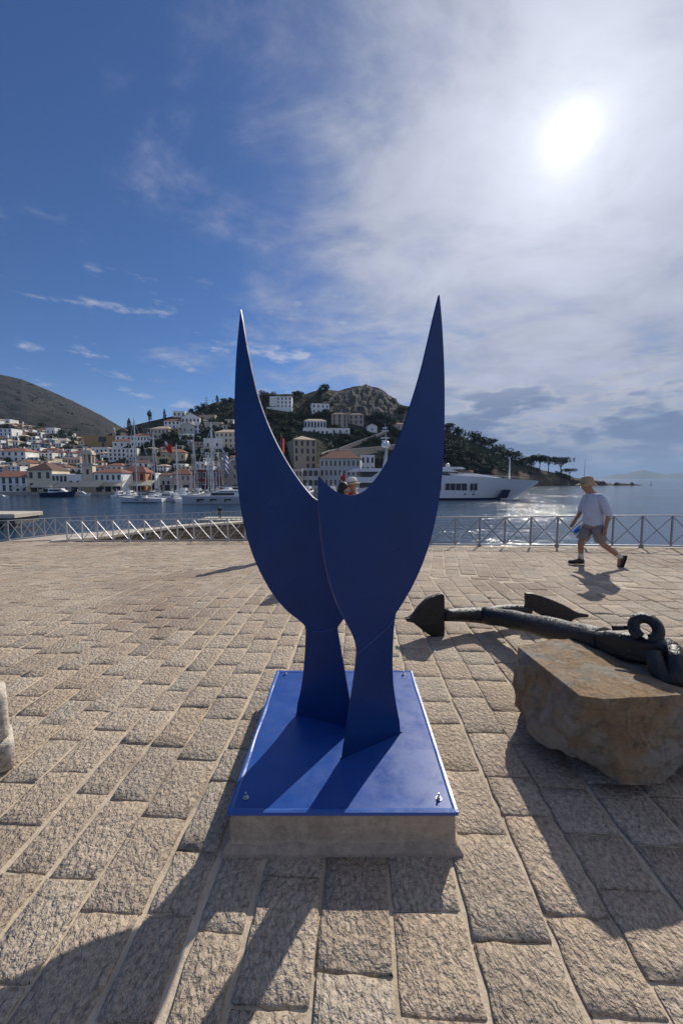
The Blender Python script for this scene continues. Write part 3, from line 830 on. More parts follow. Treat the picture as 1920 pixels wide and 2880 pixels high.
def hill_material(name, c_a, c_b, c_rock, rockamt, sc_):
    m = bpy.data.materials.new(name); m.use_nodes = True
    nt = m.node_tree; b = nt.nodes['Principled BSDF']
    pos = N(nt, 'ShaderNodeNewGeometry')
    p = pos.outputs['Position']
    n1_ = N(nt, 'ShaderNodeTexNoise', i_Vector=p, i_Scale=.02 * sc_, i_Detail=8.0, i_Roughness=.65)
    n2_ = N(nt, 'ShaderNodeTexNoise', i_Vector=p, i_Scale=.12 * sc_, i_Detail=6.0, i_Roughness=.65)
    n3_ = N(nt, 'ShaderNodeTexNoise', i_Vector=p, i_Scale=.05 * sc_, i_Detail=8.0, i_Roughness=.7, i_Distortion=1.0)
    c = MIX(nt, MR(nt, n1_.outputs[0], .38, .62, 0, 1), c_a, c_b)
    c = MIX(nt, MR(nt, n2_.outputs[0], .52, .66, 0, .8), c, (.022, .032, .020))
    c = MIX(nt, MR(nt, M(nt, 'ADD', n3_.outputs[0], rockamt), .5, .68, 0, 1), c, c_rock)
    nt.links.new(c, b.inputs['Base Color']); b.inputs['Roughness'].default_value = .95
    b.inputs['Specular IOR Level'].default_value = .1
    bn = N(nt, 'ShaderNodeBump', i_Strength=1.0, i_Distance=3.0 / sc_, i_Height=M(nt, 'ADD', n2_.outputs[0], n3_.outputs[0]))
    nt.links.new(bn.outputs[0], b.inputs['Normal'])
    return m
HILL = hill_material('hill_scrub', (.075, .066, .046), (.045, .052, .034), (.12, .11, .098), -.02, 1.0)
CRAG = hill_material('crag_rock', (.125, .112, .098), (.085, .080, .066), (.165, .152, .138), .05, 1.6)
CLIFF = hill_material('cliff_rock', (.130, .090, .062), (.085, .068, .050), (.170, .125, .090), .04, 2.0)
MOUNT = hill_material('mountain_scrub', (.050, .045, .042), (.036, .038, .035), (.068, .060, .056), -.06, .55)
mb = MB()
cols = sorted(set(list(range(-1500, -500, 40)) + list(range(-500, 1721, 10)) + list(range(900, 1164, 4)))); NT = 80
gr = []
for px in cols:
    col = []
    for j in range(NT + 1):
        t = j / NT
        Y, z = terr(px, t)
        X = (px - 960) / FPX * (Y * CP - (z - CAMH) * SP)
        nz = mnoise.fractal(Vector((X * .03, Y * .03, 1)), 1.0, 2.0, 4)
        crag = smooth_step(930, 1000, px) * (1 - smooth_step(1110, 1160, px)) * smooth_step(.55, .75, t)
        cl = smooth_step(1220, 1280, px)
        amp = 1.2 * min(1, t * 5) * (1 - smooth_step(.9, 1, t)) + crag * 4.5 * (1 - .6 * smooth_step(.93, 1, t)) + cl * 1.2
        z += nz * amp + crag * (abs(mnoise.noise(Vector((X * .11, Y * .05, z * .1)))) * 4.0 + abs(mnoise.noise(Vector((X * .31, Y * .12, 3)))) * 2.4 + mnoise.noise(Vector((X * .8, Y * .3, 5))) * 1.0) * (1 - .5 * smooth_step(.95, 1, t))
        if px > 1236 and j == 0: z = WATER_Z - 1.5
        col.append((X, Y + (nz * 9 * crag), z))
    X, Y, z = col[-1]
    for k, (dyy, dzz) in enumerate(((25, -3), (90, -25), (200, -70))):
        f = (Y + dyy) / Y
        col.append((X * f, Y + dyy, z + dzz))
    gr.append(col)
for i in range(len(cols) - 1):
    pxm = cols[i]
    for j in range(len(gr[0]) - 1):
        t = j / NT
        m_ = 0
        if 900 < pxm < 1150 and t > .55 + .25 * abs(pxm - 1040) / 150: m_ = 1
        if pxm > 1215 and t < .42 + .1 * mnoise.noise(Vector((pxm * .03, 0, 0))): m_ = 2
        if pxm > 1560: m_ = 2
        mb.add([gr[i][j], gr[i + 1][j], gr[i + 1][j + 1], gr[i][j + 1]], [(0, 1, 2, 3)], m_)
    a, b = gr[i][0], gr[i + 1][0]
    mb.add([a, b, (b[0], b[1], -8), (a[0], a[1], -8)], [(0, 1, 2, 3)], 0 if pxm < 1215 else 2)
hill = mb.build('hillside', [HILL, CRAG, CLIFF], None, True); tag(hill, 'scrubby hillside and rocky crag above the harbour town', kind='structure')

# bare mountain behind the town
mb = MB()
MR_ = [(-900, 930), (-500, 960), (-200, 1000), (0, 1053), (60, 1066), (120, 1090), (200, 1125), (280, 1165), (340, 1200), (390, 1222), (450, 1250), (520, 1290), (620, 1340)]
cols2 = list(range(-2100, -900, 40)) + list(range(-900, 621, 16)); gm = []
for px in cols2:
    col = []
    for j in range(31):
        t = j / 30
        Y = 470 + 630 * t + (0 if px > 0 else 0)
        z1 = at_y(px, interp(MR_, px), 1100).z
        z = 10 + (z1 - 10) * t ** .92
        X = (px - 960) / FPX * (Y * CP - (z - CAMH) * SP)
        z += mnoise.fractal(Vector((X * .008, Y * .008, 7)), 1, 2, 5) * 14 * math.sin(math.pi * min(1, t * 1.02)) + 1.5 * mnoise.noise(Vector((X * .05, Y * .05, 2)))
        col.append((X, Y, z))
    X, Y, z = col[-1]; col.append((X * 1.3, Y * 1.3, z - 120))
    gm.append(col)
for i in range(len(cols2) - 1):
    for j in range(31):
        mb.add([gm[i][j], gm[i + 1][j], gm[i + 1][j + 1], gm[i][j + 1]], [(0, 1, 2, 3)])
tag(mb.build('mountain', MOUNT, None, True), 'bare brown mountain slope behind the town', kind='structure')
# far islands on the horizon
mat('far_land', (.06, .07, .07), .95)
for nm, prof, Y in (('island', [(1660, 1345), (1690, 1342), (1715, 1337), (1740, 1332), (1755, 1334), (1775, 1328), (1800, 1324), (1812, 1322), (1830, 1327), (1850, 1330), (1870, 1334), (1895, 1330), (1930, 1329), (1990, 1322), (2080, 1330), (2160, 1346)], 9000),):
    mb = MB()
    pr = [(x, interp(prof, x)) for x in range(1660, 2161, 6)]
    front = [at_y(x, 1347.5, Y - 700) for x, y in pr]; ridge = [at_y(x, y - 1.2 * mnoise.noise(Vector((x * .09, 0, 0))), Y) for x, y in pr]
    backl = [Vector((p.x * 1.08, p.y + 700, -10)) for p in ridge]
    for p in front: p.z = -8
    for k in range(len(pr) - 1):
        mb.add([front[k], front[k + 1], ridge[k + 1], ridge[k]], [(0, 1, 2, 3)])
        mb.add([ridge[k], ridge[k + 1], backl[k + 1], backl[k]], [(0, 1, 2, 3)])
    tag(mb.build(nm, MATS['far_land']), 'far mountainous island on the sea horizon', kind='structure')
# quay strip along the waterfront
mat('quay_stone', (.36, .33, .29), .9, var=.2, vscale=.3, coord='pos')
mb = MB(); pq = []
for px in range(-1500, 1001, 25):
    Y = interp(D0, px); X = (px - 960) / FPX * Y
    pq.append(((X, Y - 5, QZ), (X * (Y + 14) / Y, Y + 14, QZ + .02)))
for (a, b), (c, d) in zip(pq, pq[1:]):
    mb.add([a, c, d, b], [(0, 1, 2, 3)]); mb.add([a, c, (c[0], c[1], -8), (a[0], a[1], -8)], [(0, 1, 2, 3)])
tag(mb.build('quay', MATS['quay_stone']), 'stone quay of the harbour front', kind='structure')

# ------------------------------------------------------------------ houses
WALLS = dict(white=(.78, .78, .76), cream=(.68, .61, .46), grey=(.48, .46, .43), stone=(.36, .31, .25), ochre=(.40, .26, .13), pink=(.66, .50, .42), orange=(.46, .22, .12), red=(.20, .05, .05), bluegrey=(.46, .47, .48), beige=(.55, .48, .38), yellow=(.60, .50, .28), tan=(.40, .34, .27))
WM = {k: mat('wall_' + k, c, .9, var=.10, vscale=.5, bump=.02 if k in ('stone', 'tan', 'ochre', 'bluegrey') else 0, bscale=2.0, obvar=.06) for k, c in WALLS.items()}
RM = {'tile': mat('roof_tile', (.21, .092, .064), .9, var=.25, vscale=.8, obvar=.25, bump=.05, bscale=2.2), 'brown': mat('roof_brown', (.13, .075, .058), .9, var=.25, vscale=.8, obvar=.2, bump=.05, bscale=2.2), 'pale': mat('roof_pale', (.46, .36, .27), .9, var=.2, vscale=.8, obvar=.15)}
mat('window_glass', (.018, .022, .030), .15, spec=.6)
mat('window_frame_paint', (.55, .55, .54), .7)
mat('shutter_dark', (.045, .040, .038), .7)
mat('shutter_blue', (.10, .16, .26), .7)
mat('shutter_red', (.16, .035, .025), .7)
def window_mesh(frame, pane):
    m = MB()
    m.b2(-.5, .5, -.10, .0, -.07, 0, 0); m.b2(-.5, .5, -.07, .0, 1.0, 1.06, 0)
    m.b2(-.5, -.41, -.07, .0, 0, 1, 0); m.b2(.41, .5, -.07, 0, 0, 1, 0)
    m.b2(-.41, .41, -.03, .0, 0, 1, 1)
    m.b2(-.025, .025, -.05, -.03, 0, 1, 0)
    return m.mesh('window', [frame, pane])
WIN = {'white': window_mesh(MATS['window_frame_paint'], MATS['window_glass']), 'dark': window_mesh(MATS['shutter_dark'], MATS['window_glass']), 'blue': window_mesh(MATS['shutter_blue'], MATS['window_glass']),
       'red': window_mesh(MATS['shutter_red'], MATS['shutter_red']), 'stone': window_mesh(WM['tan'], MATS['window_glass'])}
HOUSES = []
def hip_roof(mb, w, d, h, rise, ov=.45, ridge=.35, ox=0):
    x0, x1, y0, y1 = -w / 2 - ov, w / 2 + ov, -ov, d + ov
    e = .16
    if w >= d: a, b = (x0 + (x1 - x0) * ridge * d / w, (y0 + y1) / 2), (x1 - (x1 - x0) * ridge * d / w, (y0 + y1) / 2)
    else: a, b = (0, y0 + (y1 - y0) * ridge), (0, y1 - (y1 - y0) * ridge)
    lowr = [(x0, y0, h), (x1, y0, h), (x1, y1, h), (x0, y1, h)]
    upr = [(x, y, h + e) for x, y, z in lowr]
    vs = lowr + upr + [(a[0], a[1], h + e + rise), (b[0], b[1], h + e + rise)]
    fs = [(3, 2, 1, 0)] + [(k, (k + 1) % 4, 4 + (k + 1) % 4, 4 + k) for k in range(4)]
    if w >= d: fs += [(4, 5, 9, 8), (5, 6, 9), (6, 7, 8, 9), (7, 4, 8)]
    else: fs += [(4, 5, 8), (5, 6, 9, 8), (6, 7, 9), (7, 4, 8, 9)]
    mb.add(vs, fs)
def gable_roof(mb, w, d, h, rise, ov=.4, front=True):
    if front:   # gable faces the harbour
        vs = [(-w / 2 - ov, -ov, h), (0, -ov, h + rise), (w / 2 + ov, -ov, h), (-w / 2 - ov, d + ov, h), (0, d + ov, h + rise), (w / 2 + ov, d + ov, h)]
        vs += [(x, y, z + .2) for x, y, z in vs]
        fs = [(0, 3, 4, 1), (1, 4, 5, 2), (6, 7, 10, 9), (7, 8, 11, 10), (0, 1, 7, 6), (1, 2, 8, 7), (3, 9, 10, 4), (4, 10, 11, 5), (0, 6, 9, 3), (2, 5, 11, 8)]
    else:
        vs = [(-w / 2 - ov, -ov, h), (-w / 2 - ov, d / 2, h + rise), (-w / 2 - ov, d + ov, h), (w / 2 + ov, -ov, h), (w / 2 + ov, d / 2, h + rise), (w / 2 + ov, d + ov, h)]
        vs += [(x, y, z + .2) for x, y, z in vs]
        fs = [(0, 3, 4, 1), (1, 4, 5, 2), (6, 7, 10, 9), (7, 8, 11, 10), (0, 1, 7, 6), (1, 2, 8, 7), (3, 9, 10, 4), (4, 10, 11, 5), (0, 6, 9, 3), (2, 5, 11, 8)]
    mb.add(vs, fs)
hr = random.Random(21)
def house(x0, x1, yt, yb, wall='white', roof='flat', rm='tile', win=(1, 3), label=None, yaw=None, dp=None, rise=None, wk='white', name='house', cat='house', frontpx=None, wsize=None, sidewin=0, wtop=.16, wbot=.12, offs=None, chimney=False, pos=None):
    pc = (x0 + x1) / 2
    g = pos if pos is not None else ground_at(pc, yb)
    s = g.y / FPX
    w = (x1 - x0) * s; zt = at_y(pc, yt, g.y).z; h = max(1.5, zt - g.z)
    yaw = hr.uniform(-.16, .16) if yaw is None else yaw
    dp = dp or max(5, min(12, w * .8))
    e = empty(name, g, yaw)
    if label: tag(e, label, cat)
    mb = MB(); mb.b2(-w / 2, w / 2, 0, dp, -5, h)
    if roof == 'gable':
        rise = rise or w * .25
        mb.add([(-w / 2, 0, h), (w / 2, 0, h), (0, 0, h + rise), (-w / 2, dp, h), (w / 2, dp, h), (0, dp, h + rise)], [(0, 1, 2), (3, 5, 4), (0, 2, 5, 3), (1, 4, 5, 2)])
    mb.build('wall', WM[wall], e)
    if roof == 'flat':
        mb = MB(); t = .28
        mb.b2(-w / 2 - .1, w / 2 + .1, -.1, t - .1, h - .25, h + .35); mb.b2(-w / 2 - .1, w / 2 + .1, dp - t + .1, dp + .1, h - .25, h + .35)
        mb.b2(-w / 2 - .1, -w / 2 + t - .1, t - .1, dp - t + .1, h - .25, h + .35); mb.b2(w / 2 - t + .1, w / 2 + .1, t - .1, dp - t + .1, h - .25, h + .35)
        mb.build('parapet', WM[wall], e)
    else:
        mb = MB()
        if roof == 'hip': hip_roof(mb, w, dp, h, rise or min(2.4, w * .16))
        elif roof == 'gable': gable_roof(mb, w, dp, h, rise, .35, True)
        else: gable_roof(mb, w, dp, h, rise or dp * .2, .4, False)
        ro = mb.build('roof', RM[rm], e)
        if chimney:
            mb = MB(); mb.b2(w * .2, w * .2 + .8, dp * .4, dp * .4 + .8, h, h + (rise or 2) + 1.2); mb.build('chimney', WM['white'], ro)
    rows, ncol = win[:2]
    if rows and ncol:
        sh = h / rows; ww, wh = wsize or (min(1.25, w / ncol * .42), min(1.9, sh * .55))
        for r_ in range(rows):
            for c_ in range(ncol):
                if len(win) > 2 and (r_, c_) in win[2]: continue
                x = -w / 2 + w * (c_ + .5) / ncol
                put('window', WIN[wk], e, (x, 0, sh * r_ + sh * .5 - wh * .45), 0, (ww, 1.0, wh))
        for r_ in range(rows if sidewin else 0):
            for c_ in range(sidewin):
                o = put('window', WIN[wk], e, (w / 2, dp * (c_ + .5) / sidewin, sh * r_ + sh * .5 - wh * .45), math.pi / 2, (ww, 1.0, wh))
    HOUSES.append((x0, x1, yt, yb, e))
    return e, w, h, dp
def awning(x0, x1, yt, yb, ydeep, label, m='awning_cream', out=5.0, posts=3):
    g = ground_at((x0 + x1) / 2, 1392); Y = g.y - 1.5
    s = Y / FPX; w = (x1 - x0) * s
    zt = at_y(960, yt, Y).z; zb = at_y(960, yb, Y - out).z
    e = empty('awning', (((x0 + x1) / 2 - 960) * s, Y, QZ)); tag(e, label, 'awning')
    mb = MB(); a, b = zt - QZ, zb - QZ
    mb.add([(-w / 2, 0, a), (w / 2, 0, a), (w / 2, -out, b), (-w / 2, -out, b), (-w / 2, 0, a + .08), (w / 2, 0, a + .08), (w / 2, -out, b + .08), (-w / 2, -out, b + .08), (-w / 2, -out, b - .35), (w / 2, -out, b - .35)],
           [(0, 1, 2, 3), (4, 7, 6, 5), (0, 4, 5, 1), (1, 5, 6, 2), (0, 3, 7, 4), (2, 6, 7, 3), (2, 3, 8, 9)])
    mb.build('canopy', MATS[m], e)
    for k in range(posts):
        x = -w / 2 + .3 + (w - .6) * k / (posts - 1)
        mb = MB(); mb.b2(x - .06, x + .06, -out + .1, -out + .22, 0, b); mb.build('post', MATS['shutter_dark'], e)
def canvas(name, c):
    m = bpy.data.materials.new(name); m.use_nodes = True; nt = m.node_tree
    b = nt.nodes['Principled BSDF']; b.inputs['Base Color'].default_value = (*c, 1); b.inputs['Roughness'].default_value = .9
    tl = N(nt, 'ShaderNodeBsdfTranslucent', i_Color=(*c, 1)); mx = N(nt, 'ShaderNodeMixShader', i_0=.6, i_1=b.outputs[0], i_2=tl.outputs[0])
    nt.links.new(mx.outputs[0], nt.nodes['Material Output'].inputs['Surface']); MATS[name] = m
canvas('awning_cream', (.86, .81, .70)); canvas('awning_white', (.80, .79, .76))
SHOPS = []

# waterfront row, left to right
house(-34, 80, 1342, 1392, 'white', 'hip', 'tile', (2, 6), 'white waterfront house with red tiled roof at the left edge of the quay', -.02, rise=2.6, wk='dark', wsize=(1.3, 2.3), dp=11)
house(82, 148, 1322, 1392, 'cream', 'hip', 'brown', (2, 3), 'cream waterfront house with brown hip roof and three tall upper windows', .10, rise=3.2, wk='dark', wsize=(1.3, 2.4), dp=13)
house(149, 192, 1335, 1390, 'white', 'flat', 'tile', (2, 4), 'low white waterfront building with four dark upper openings beside the cream house', 0, wk='dark', wsize=(1.1, 2.2))
house(192, 232, 1336, 1390, 'white', 'flat', 'tile', (1, 2), 'plain white wall fronted waterfront building left of the bell tower', .05, wk='dark')
house(266, 345, 1330, 1388, 'white', 'hip', 'tile', (2, 5), 'white waterfront building with red roof between bell tower and orange house', -.03, rise=1.8, wk='dark')
house(346, 411, 1329, 1386, 'orange', 'hip', 'tile', (2, 3), 'orange waterfront house with dark red shutters and tiled hip roof', .04, rise=3.0, wk='red', wsize=(1.5, 2.6))
house(412, 440, 1332, 1385, 'white', 'flat', 'tile', (2, 2), 'narrow white house next to the orange house', .0, wk='dark', wsize=(1.1, 2.6))
house(440, 482, 1338, 1383, 'grey', 'long', 'brown', (1, 3), 'low grey waterfront house with long dark roof behind the sailboats', .0, wk='dark')
house(481, 537, 1334, 1382, 'pink', 'hip', 'tile', (2, 4), 'pink waterfront house with pale red roof behind the masts', .0, rise=2.4, wk='white')
house(538, 614, 1324, 1382, 'red', 'flat', 'tile', (2, 5), 'dark red waterfront house with white framed windows', .05, wk='white', wsize=(1.8, 2.8))
e, w, h, dp = house(624, 700, 1302, 1381, 'stone', 'flat', 'tile', (3, 3), 'grey stone tower house with crenellated top beside the blue sculpture', .06, wk='white', wsize=(1.6, 2.2), name='stone_tower_house')
for k in range(5):
    mb = MB(); x = -w / 2 + w * (k + .5) / 5; mb.b2(x - w * .06, x + w * .06, -.1, .6, h + .35, h + 1.7); mb.build('merlon', WM['stone'], e)
house(812, 850, 1320, 1372, 'pink', 'flat', 'brown', (2, 4), 'pinkish waterfront facade seen low between the two blue horns', .0, wk='white', wsize=(1.6, 3))
house(851, 896, 1318, 1372, 'bluegrey', 'flat', 'brown', (2, 3), 'grey white waterfront facade with wide dark openings left of the red roofed building', .0, wk='dark', wsize=(2.4, 3))
house(899, 1012, 1290, 1372, 'bluegrey', 'hip', 'tile', (3, 9), 'long grey stone building with red hip roof behind the yacht', -.12, rise=5.4, wk='stone', wsize=(1.4, 3.2), dp=20)
house(1014, 1053, 1281, 1362, 'white', 'flat', 'tile', (3, 3), 'small white two windowed house right of the red roofed building', .12, wk='dark', wsize=(1.5, 3.4))
for (x0, x1, yt, yb, e_) in HOUSES[1:11]:
    s_ = e_.location.y / FPX; w_ = (x1 - x0) * s_; n_ = max(1, int(w_ / 3.6))
    for k in range(n_):
        mb = MB(); xc = -w_ / 2 + w_ * (k + .5) / n_
        mb.b2(xc - 1.25, xc + 1.25, -.16, -.02, -.1, 2.7, 0); mb.b2(xc - 1.4, xc + 1.4, -.2, -.0, 2.7, 2.95, 1)
        mb.build('shop_shade_panel', [MATS['shutter_dark'], MATS['window_frame_paint']], e_)  # dark panel carries the shade of the shop interior under the awnings
# bell tower
g = ground_at(249, 1391); s_ = g.y / FPX
bt = empty('bell_tower', g, .22); tag(bt, 'tall pale marble bell tower with open belfry above the quay roofs', 'bell tower')
H_ = at_y(249, 1264, g.y).z - g.z; wv = 33 * s_ * .88
mb = MB(); mb.b2(-wv / 2, wv / 2, 0, wv, -1, H_ * .34); mb.b2(-wv * .44, wv * .44, wv * .06, wv * .94, H_ * .34, H_ * .64)
shaft = mb.build('shaft', WM['beige'], bt)
mb = MB(); mb.b2(-wv * .56, wv * .56, -wv * .06, wv * 1.06, H_ * .64, H_ * .67); mb.build('balcony', WM['grey'], bt)
for ix in (-1, -.1, .1, 1):
    for iy in (0, 1):
        mb = MB(); x = ix * wv * .34 if abs(ix) == 1 else ix * wv * .6; y = wv * (.16 if iy == 0 else .84)
        mb.b2(x - wv * .06, x + wv * .06, y - wv * .07, y + wv * .07, H_ * .67, H_ * .88); mb.build('belfry_column', WM['beige'], bt)
mb = MB(); mb.b2(-wv * .26, wv * .26, wv * .24, wv * .76, H_ * .67, H_ * .875); mb.build('belfry_core', MATS['shutter_dark'], bt)
mb = MB(); mb.b2(-wv * .48, wv * .48, wv * .02, wv * .98, H_ * .88, H_ * .94); mb.b2(-wv * .38, wv * .38, wv * .12, wv * .88, H_ * .94, H_ * .985); mb.build('belfry_cornice', WM['beige'], bt)
mb = MB(); mb.lathe([(wv * .16, -.06), (wv * .16, .0)], 18); ck = mb.build('clock_face', WM['grey'], bt); ck.location = (0, wv * .06 - .01, H_ * .52); ck.rotation_euler = (math.pi / 2, 0, 0)
for zz in (.15, .42): put('window', WIN['dark'], bt, (0, -.0 if zz < .3 else wv * .06, H_ * zz), 0, (1.0, 1, 1.9))
for args in ((114, 172, 1352, 1369, 'cream sloping awning over the cafe under the cream house'), (174, 226, 1357, 1369, 'small pale awning left of the bell tower foot'), (228, 300, 1352, 1368, 'long cream awning below the bell tower'),
             (301, 360, 1351, 1366, 'cream awning over quay cafes left of the sailboat mast'), (362, 440, 1351, 1365, 'wide pale awning below the orange house')):
    awning(*args[:4], 0, args[4], 'awning_cream', 5.0, 4)
awning(50, 84, 1366, 1372, 0, 'narrow white awning at the corner of the white waterfront house', 'awning_white', 3.0, 2)

# upper town, left
TOWN = [
 (4, 72, 1269, 1300, 'white', 'hip', 'tile', (2, 4), 'white two storey house with four windows above the waterfront roofs at far left'),
 (49, 87, 1302, 1323, 'pink', 'gable', 'tile', (1, 2), 'pinkish gabled house behind the white waterfront house'),
 (96, 182, 1314, 1332, 'grey', 'hip', 'brown', (1, 4), 'house under a broad brown hip roof behind the cream waterfront house'),
 (-12, 34, 1206, 1227, 'white', 'flat', 'tile', (2, 4), 'white house with dark windows high on the slope at the left edge'),
 (-4, 30, 1180, 1193, 'white', 'flat', 'tile', (1, 2), 'topmost small white house at the left edge under the mountain'),
 (130, 156, 1204, 1224, 'white', 'flat', 'tile', (1, 2), 'bright white cube house standing alone near the top of the left slope'),
 (178, 201, 1219, 1229, 'white', 'flat', 'tile', (1, 2), 'small bright white house near the upper rim of the town'),
 (256, 306, 1259, 1278, 'white', 'flat', 'tile', (1, 4), 'white house directly below the ochre stone building'),
 (181, 229, 1287, 1308, 'pink', 'flat', 'tile', (1, 5), 'long pale pink house with a row of windows left of the bell tower'),
 (326, 369, 1227, 1240, 'white', 'flat', 'tile', (1, 3), 'white block house right of the ochre building and its spire'),
 (318, 369, 1241, 1260, 'white', 'hip', 'tile', (1, 3), 'white house with three dark windows below the block house'),
 (369, 423, 1226, 1258, 'white', 'hip', 'tile', (2, 6), 'white two storey mansion with red roof and two rows of windows'),
 (422, 478, 1206, 1237, 'beige', 'hip', 'pale', (2, 5), 'beige mansion with low hip roof beside the white mansion'),
 (462, 506, 1184, 1207, 'white', 'hip', 'tile', (2, 4), 'white house with reddish roof on the ridge left of the big gabled house'),
 (308, 354, 1262, 1296, 'white', 'flat', 'tile', (3, 4), 'tall stepped white house in the middle of the town slope'),
 (356, 386, 1262, 1290, 'white', 'flat', 'tile', (2, 3), 'white house with balcony windows beside the sailboat mast'),
 (385, 443, 1284, 1304, 'tan', 'flat', 'tile', (1, 2), 'grey stone terrace house on the slope below the beige mansion'),
 (443, 477, 1286, 1305, 'yellow', 'flat', 'tile', (1, 2), 'small yellow ochre house with two windows above the quay'),
 (264, 300, 1316, 1332, 'white', 'hip', 'tile', (1, 2), 'white house with red roof just right of the bell tower'),
 (300, 344, 1310, 1330, 'white', 'hip', 'tile', (1, 3), 'white house with red roof behind the quay left of the orange house'),
 (372, 420, 1302, 1318, 'white', 'hip', 'brown', (1, 3), 'white house under brown roof behind the orange house'),
 (488, 520, 1157, 1174, 'white', 'flat', 'tile', (1, 3), 'small white tower like house on top of the ridge'),
 (512, 562, 1174, 1206, 'white', 'gable', 'pale', (2, 5), 'big white gabled house on the ridge beside the cypress'),
 (480, 513, 1188, 1206, 'white', 'flat', 'tile', (1, 3), 'low white wing left of the big gabled house'),
 (511, 548, 1197, 1222, 'grey', 'gable', 'pale', (1, 2), 'grey weathered house below the big gabled house'),
 (548, 566, 1195, 1220, 'white', 'flat', 'tile', (2, 2), 'slim white house next to the tall dark cypress'),
 (505, 524, 1221, 1240, 'white', 'flat', 'tile', (1, 1), 'tiny white house with one dark window among trees'),
 (532, 572, 1244, 1266, 'tan', 'flat', 'tile', (2, 4), 'stone house with two rows of small windows amid trees'),
 (573, 624, 1234, 1268, 'white', 'flat', 'tile', (1, 2), 'plain off white block house behind the tallest mast'),
 (606, 668, 1216, 1262, 'cream', 'hip', 'pale', (3, 5), 'large cream mansion with three window rows beside the left blue horn'),
 (549, 578, 1300, 1322, 'white', 'flat', 'tile', (1, 2), 'white house with two shuttered windows above the dark red house'),
 (455, 520, 1272, 1298, 'tan', 'hip', 'tile', (1, 4), 'stone house with pink tiled roof below the flagpole'),
 (560, 604, 1168, 1186, 'tan', 'flat', 'tile', (1, 2), 'ruined stone house under the antenna masts'),
 (576, 624, 1188, 1206, 'beige', 'flat', 'tile', (0, 0), 'roofless beige ruin on the slope below the antennas'),
]
for t in TOWN:
    house(*t[:8], label=t[8], wk='dark' if t[4] in ('white', 'pink', 'yellow') else 'stone', chimney=hr.random() < .4)
# seen between the two horns
e, w, h, dp = house(778, 820, 1116, 1148, 'white', 'flat', 'tile', (3, 4), 'white hilltop mansion with flat roof and balcony between the blue horns', .05, wk='dark', dp=12)
mb = MB(); mb.b2(-w * .95, -w * .52, 1, 8, -6, h * 1.05); mb.build('side_tower', WM['white'], e)
mb = MB(); mb.b2(-w * 1.1, w * .55, -7, -.2, -8, -.3); mb.build('terrace_wall', WM['white'], e)
house(877, 926, 1136, 1164, 'white', 'flat', 'tile', (2, 4), 'white house with long dark veranda below the crag', .18, wk='dark')
e, w, h, dp = house(856, 917, 1184, 1206, 'white', 'hip', 'pale', (1, 7), 'white mansion with seven upper windows above the big stone house', .10, wk='blue', wsize=(1.9, 4), rise=2.4)
mb = MB(); mb.b2(-w * .56, w * .78, -6.5, -.1, -8, -.1); an = mb.build('lower_wing', WM['white'], e)
for k in range(6): put('window', WIN['blue'], e, (-w * .45 + k * w * .19, -6.5, -6.2), 0, (2.0, 1, 3.4))
house(930, 983, 1205, 1221, 'white', 'flat', 'tile', (1, 3), 'low white annex with two dark doors right of the seven windowed mansion', .0, wk='dark')
e, w, h, dp = house(826, 890, 1237, 1322, 'stone', 'hip', 'pale', (4, 4, ((0, 0), (0, 1), (1, 1))), 'tall square stone mansion with small windows between the blue horns', .32, wk='dark', wsize=(1.5, 3.0), dp=26, rise=3.4, sidewin=6, name='stone_mansion')
house(932, 977, 1166, 1202, 'tan', 'hip', 'brown', (3, 3), 'stone house with three rows of windows under the crag', .05, wk='stone', wsize=(2, 3.4))
house(980, 1022, 1167, 1194, 'tan', 'hip', 'brown', (2, 3), 'lower stone house with two storeys right of its taller neighbour under the crag', -.05, wk='stone', wsize=(2, 3))
house(1032, 1060, 1199, 1217, 'white', 'gable', 'pale', (1, 1), 'small pale gabled chapel among trees below the crag', .15)
house(1100, 1140, 1194, 1210, 'beige', 'hip', 'tile', (1, 3), 'small beige house beside the right blue horn', 0)
house(1270, 1330, 1326, 1340, 'beige', 'hip', 'tile', (1, 3), 'low house with orange tiled roof behind the big yacht on the headland', 0)
# ochre stone building with spire
e, w, h, dp = house(240, 325, 1226, 1262, 'ochre', 'flat', 'tile', (1, 1, ((0, 0),)), 'big ochre stone building with one wide dark opening on the town slope', .08, name='stone_building', cat='building')
put('window', WIN['dark'], e, (w * .08, 0, h * .55), 0, (w * .24, 1, h * .36)); put('window', WIN['dark'], e, (w * .1, 0, h * .1), 0, (2, 1, 4))
g = ground_at(322, 1228)
sp = empty('church_spire', g); tag(sp, 'slender pale church spire beside the ochre building', 'spire')
mb = MB(); mb.lathe([(1.5, -3), (1.5, 3.6), (1.8, 3.7), (1.8, 4.1), (1.1, 4.2), (1.1, 6.5)], 10); mb.build('shaft', WM['beige'], sp)
mb = MB(); mb.lathe([(1.3, 6.5), (1.1, 7.4), (.1, 8.8)], 10); mb.build('cap', WM['beige'], sp)
g = ground_at(352, 1226)
dm = empty('church_dome', g); tag(dm, 'dark red church dome with small lantern behind the white block house', 'dome')
mb = MB(); mb.lathe([(4, -3), (4, 2.5)], 14); mb.build('drum', WM['pink'], dm)
mb = MB(); mb.lathe([(4.2, 2.5), (3.9, 4), (2.8, 5.4), (1.2, 6.2), (.15, 6.5)], 14); mb.build('cupola', RM['brown'], dm)
mb = MB(); mb.b2(-.12, .12, -.12, .12, 6.4, 8.6); mb.b2(-.6, .6, -.1, .1, 7.6, 7.9); mb.build('cross', MATS['shutter_dark'], dm)
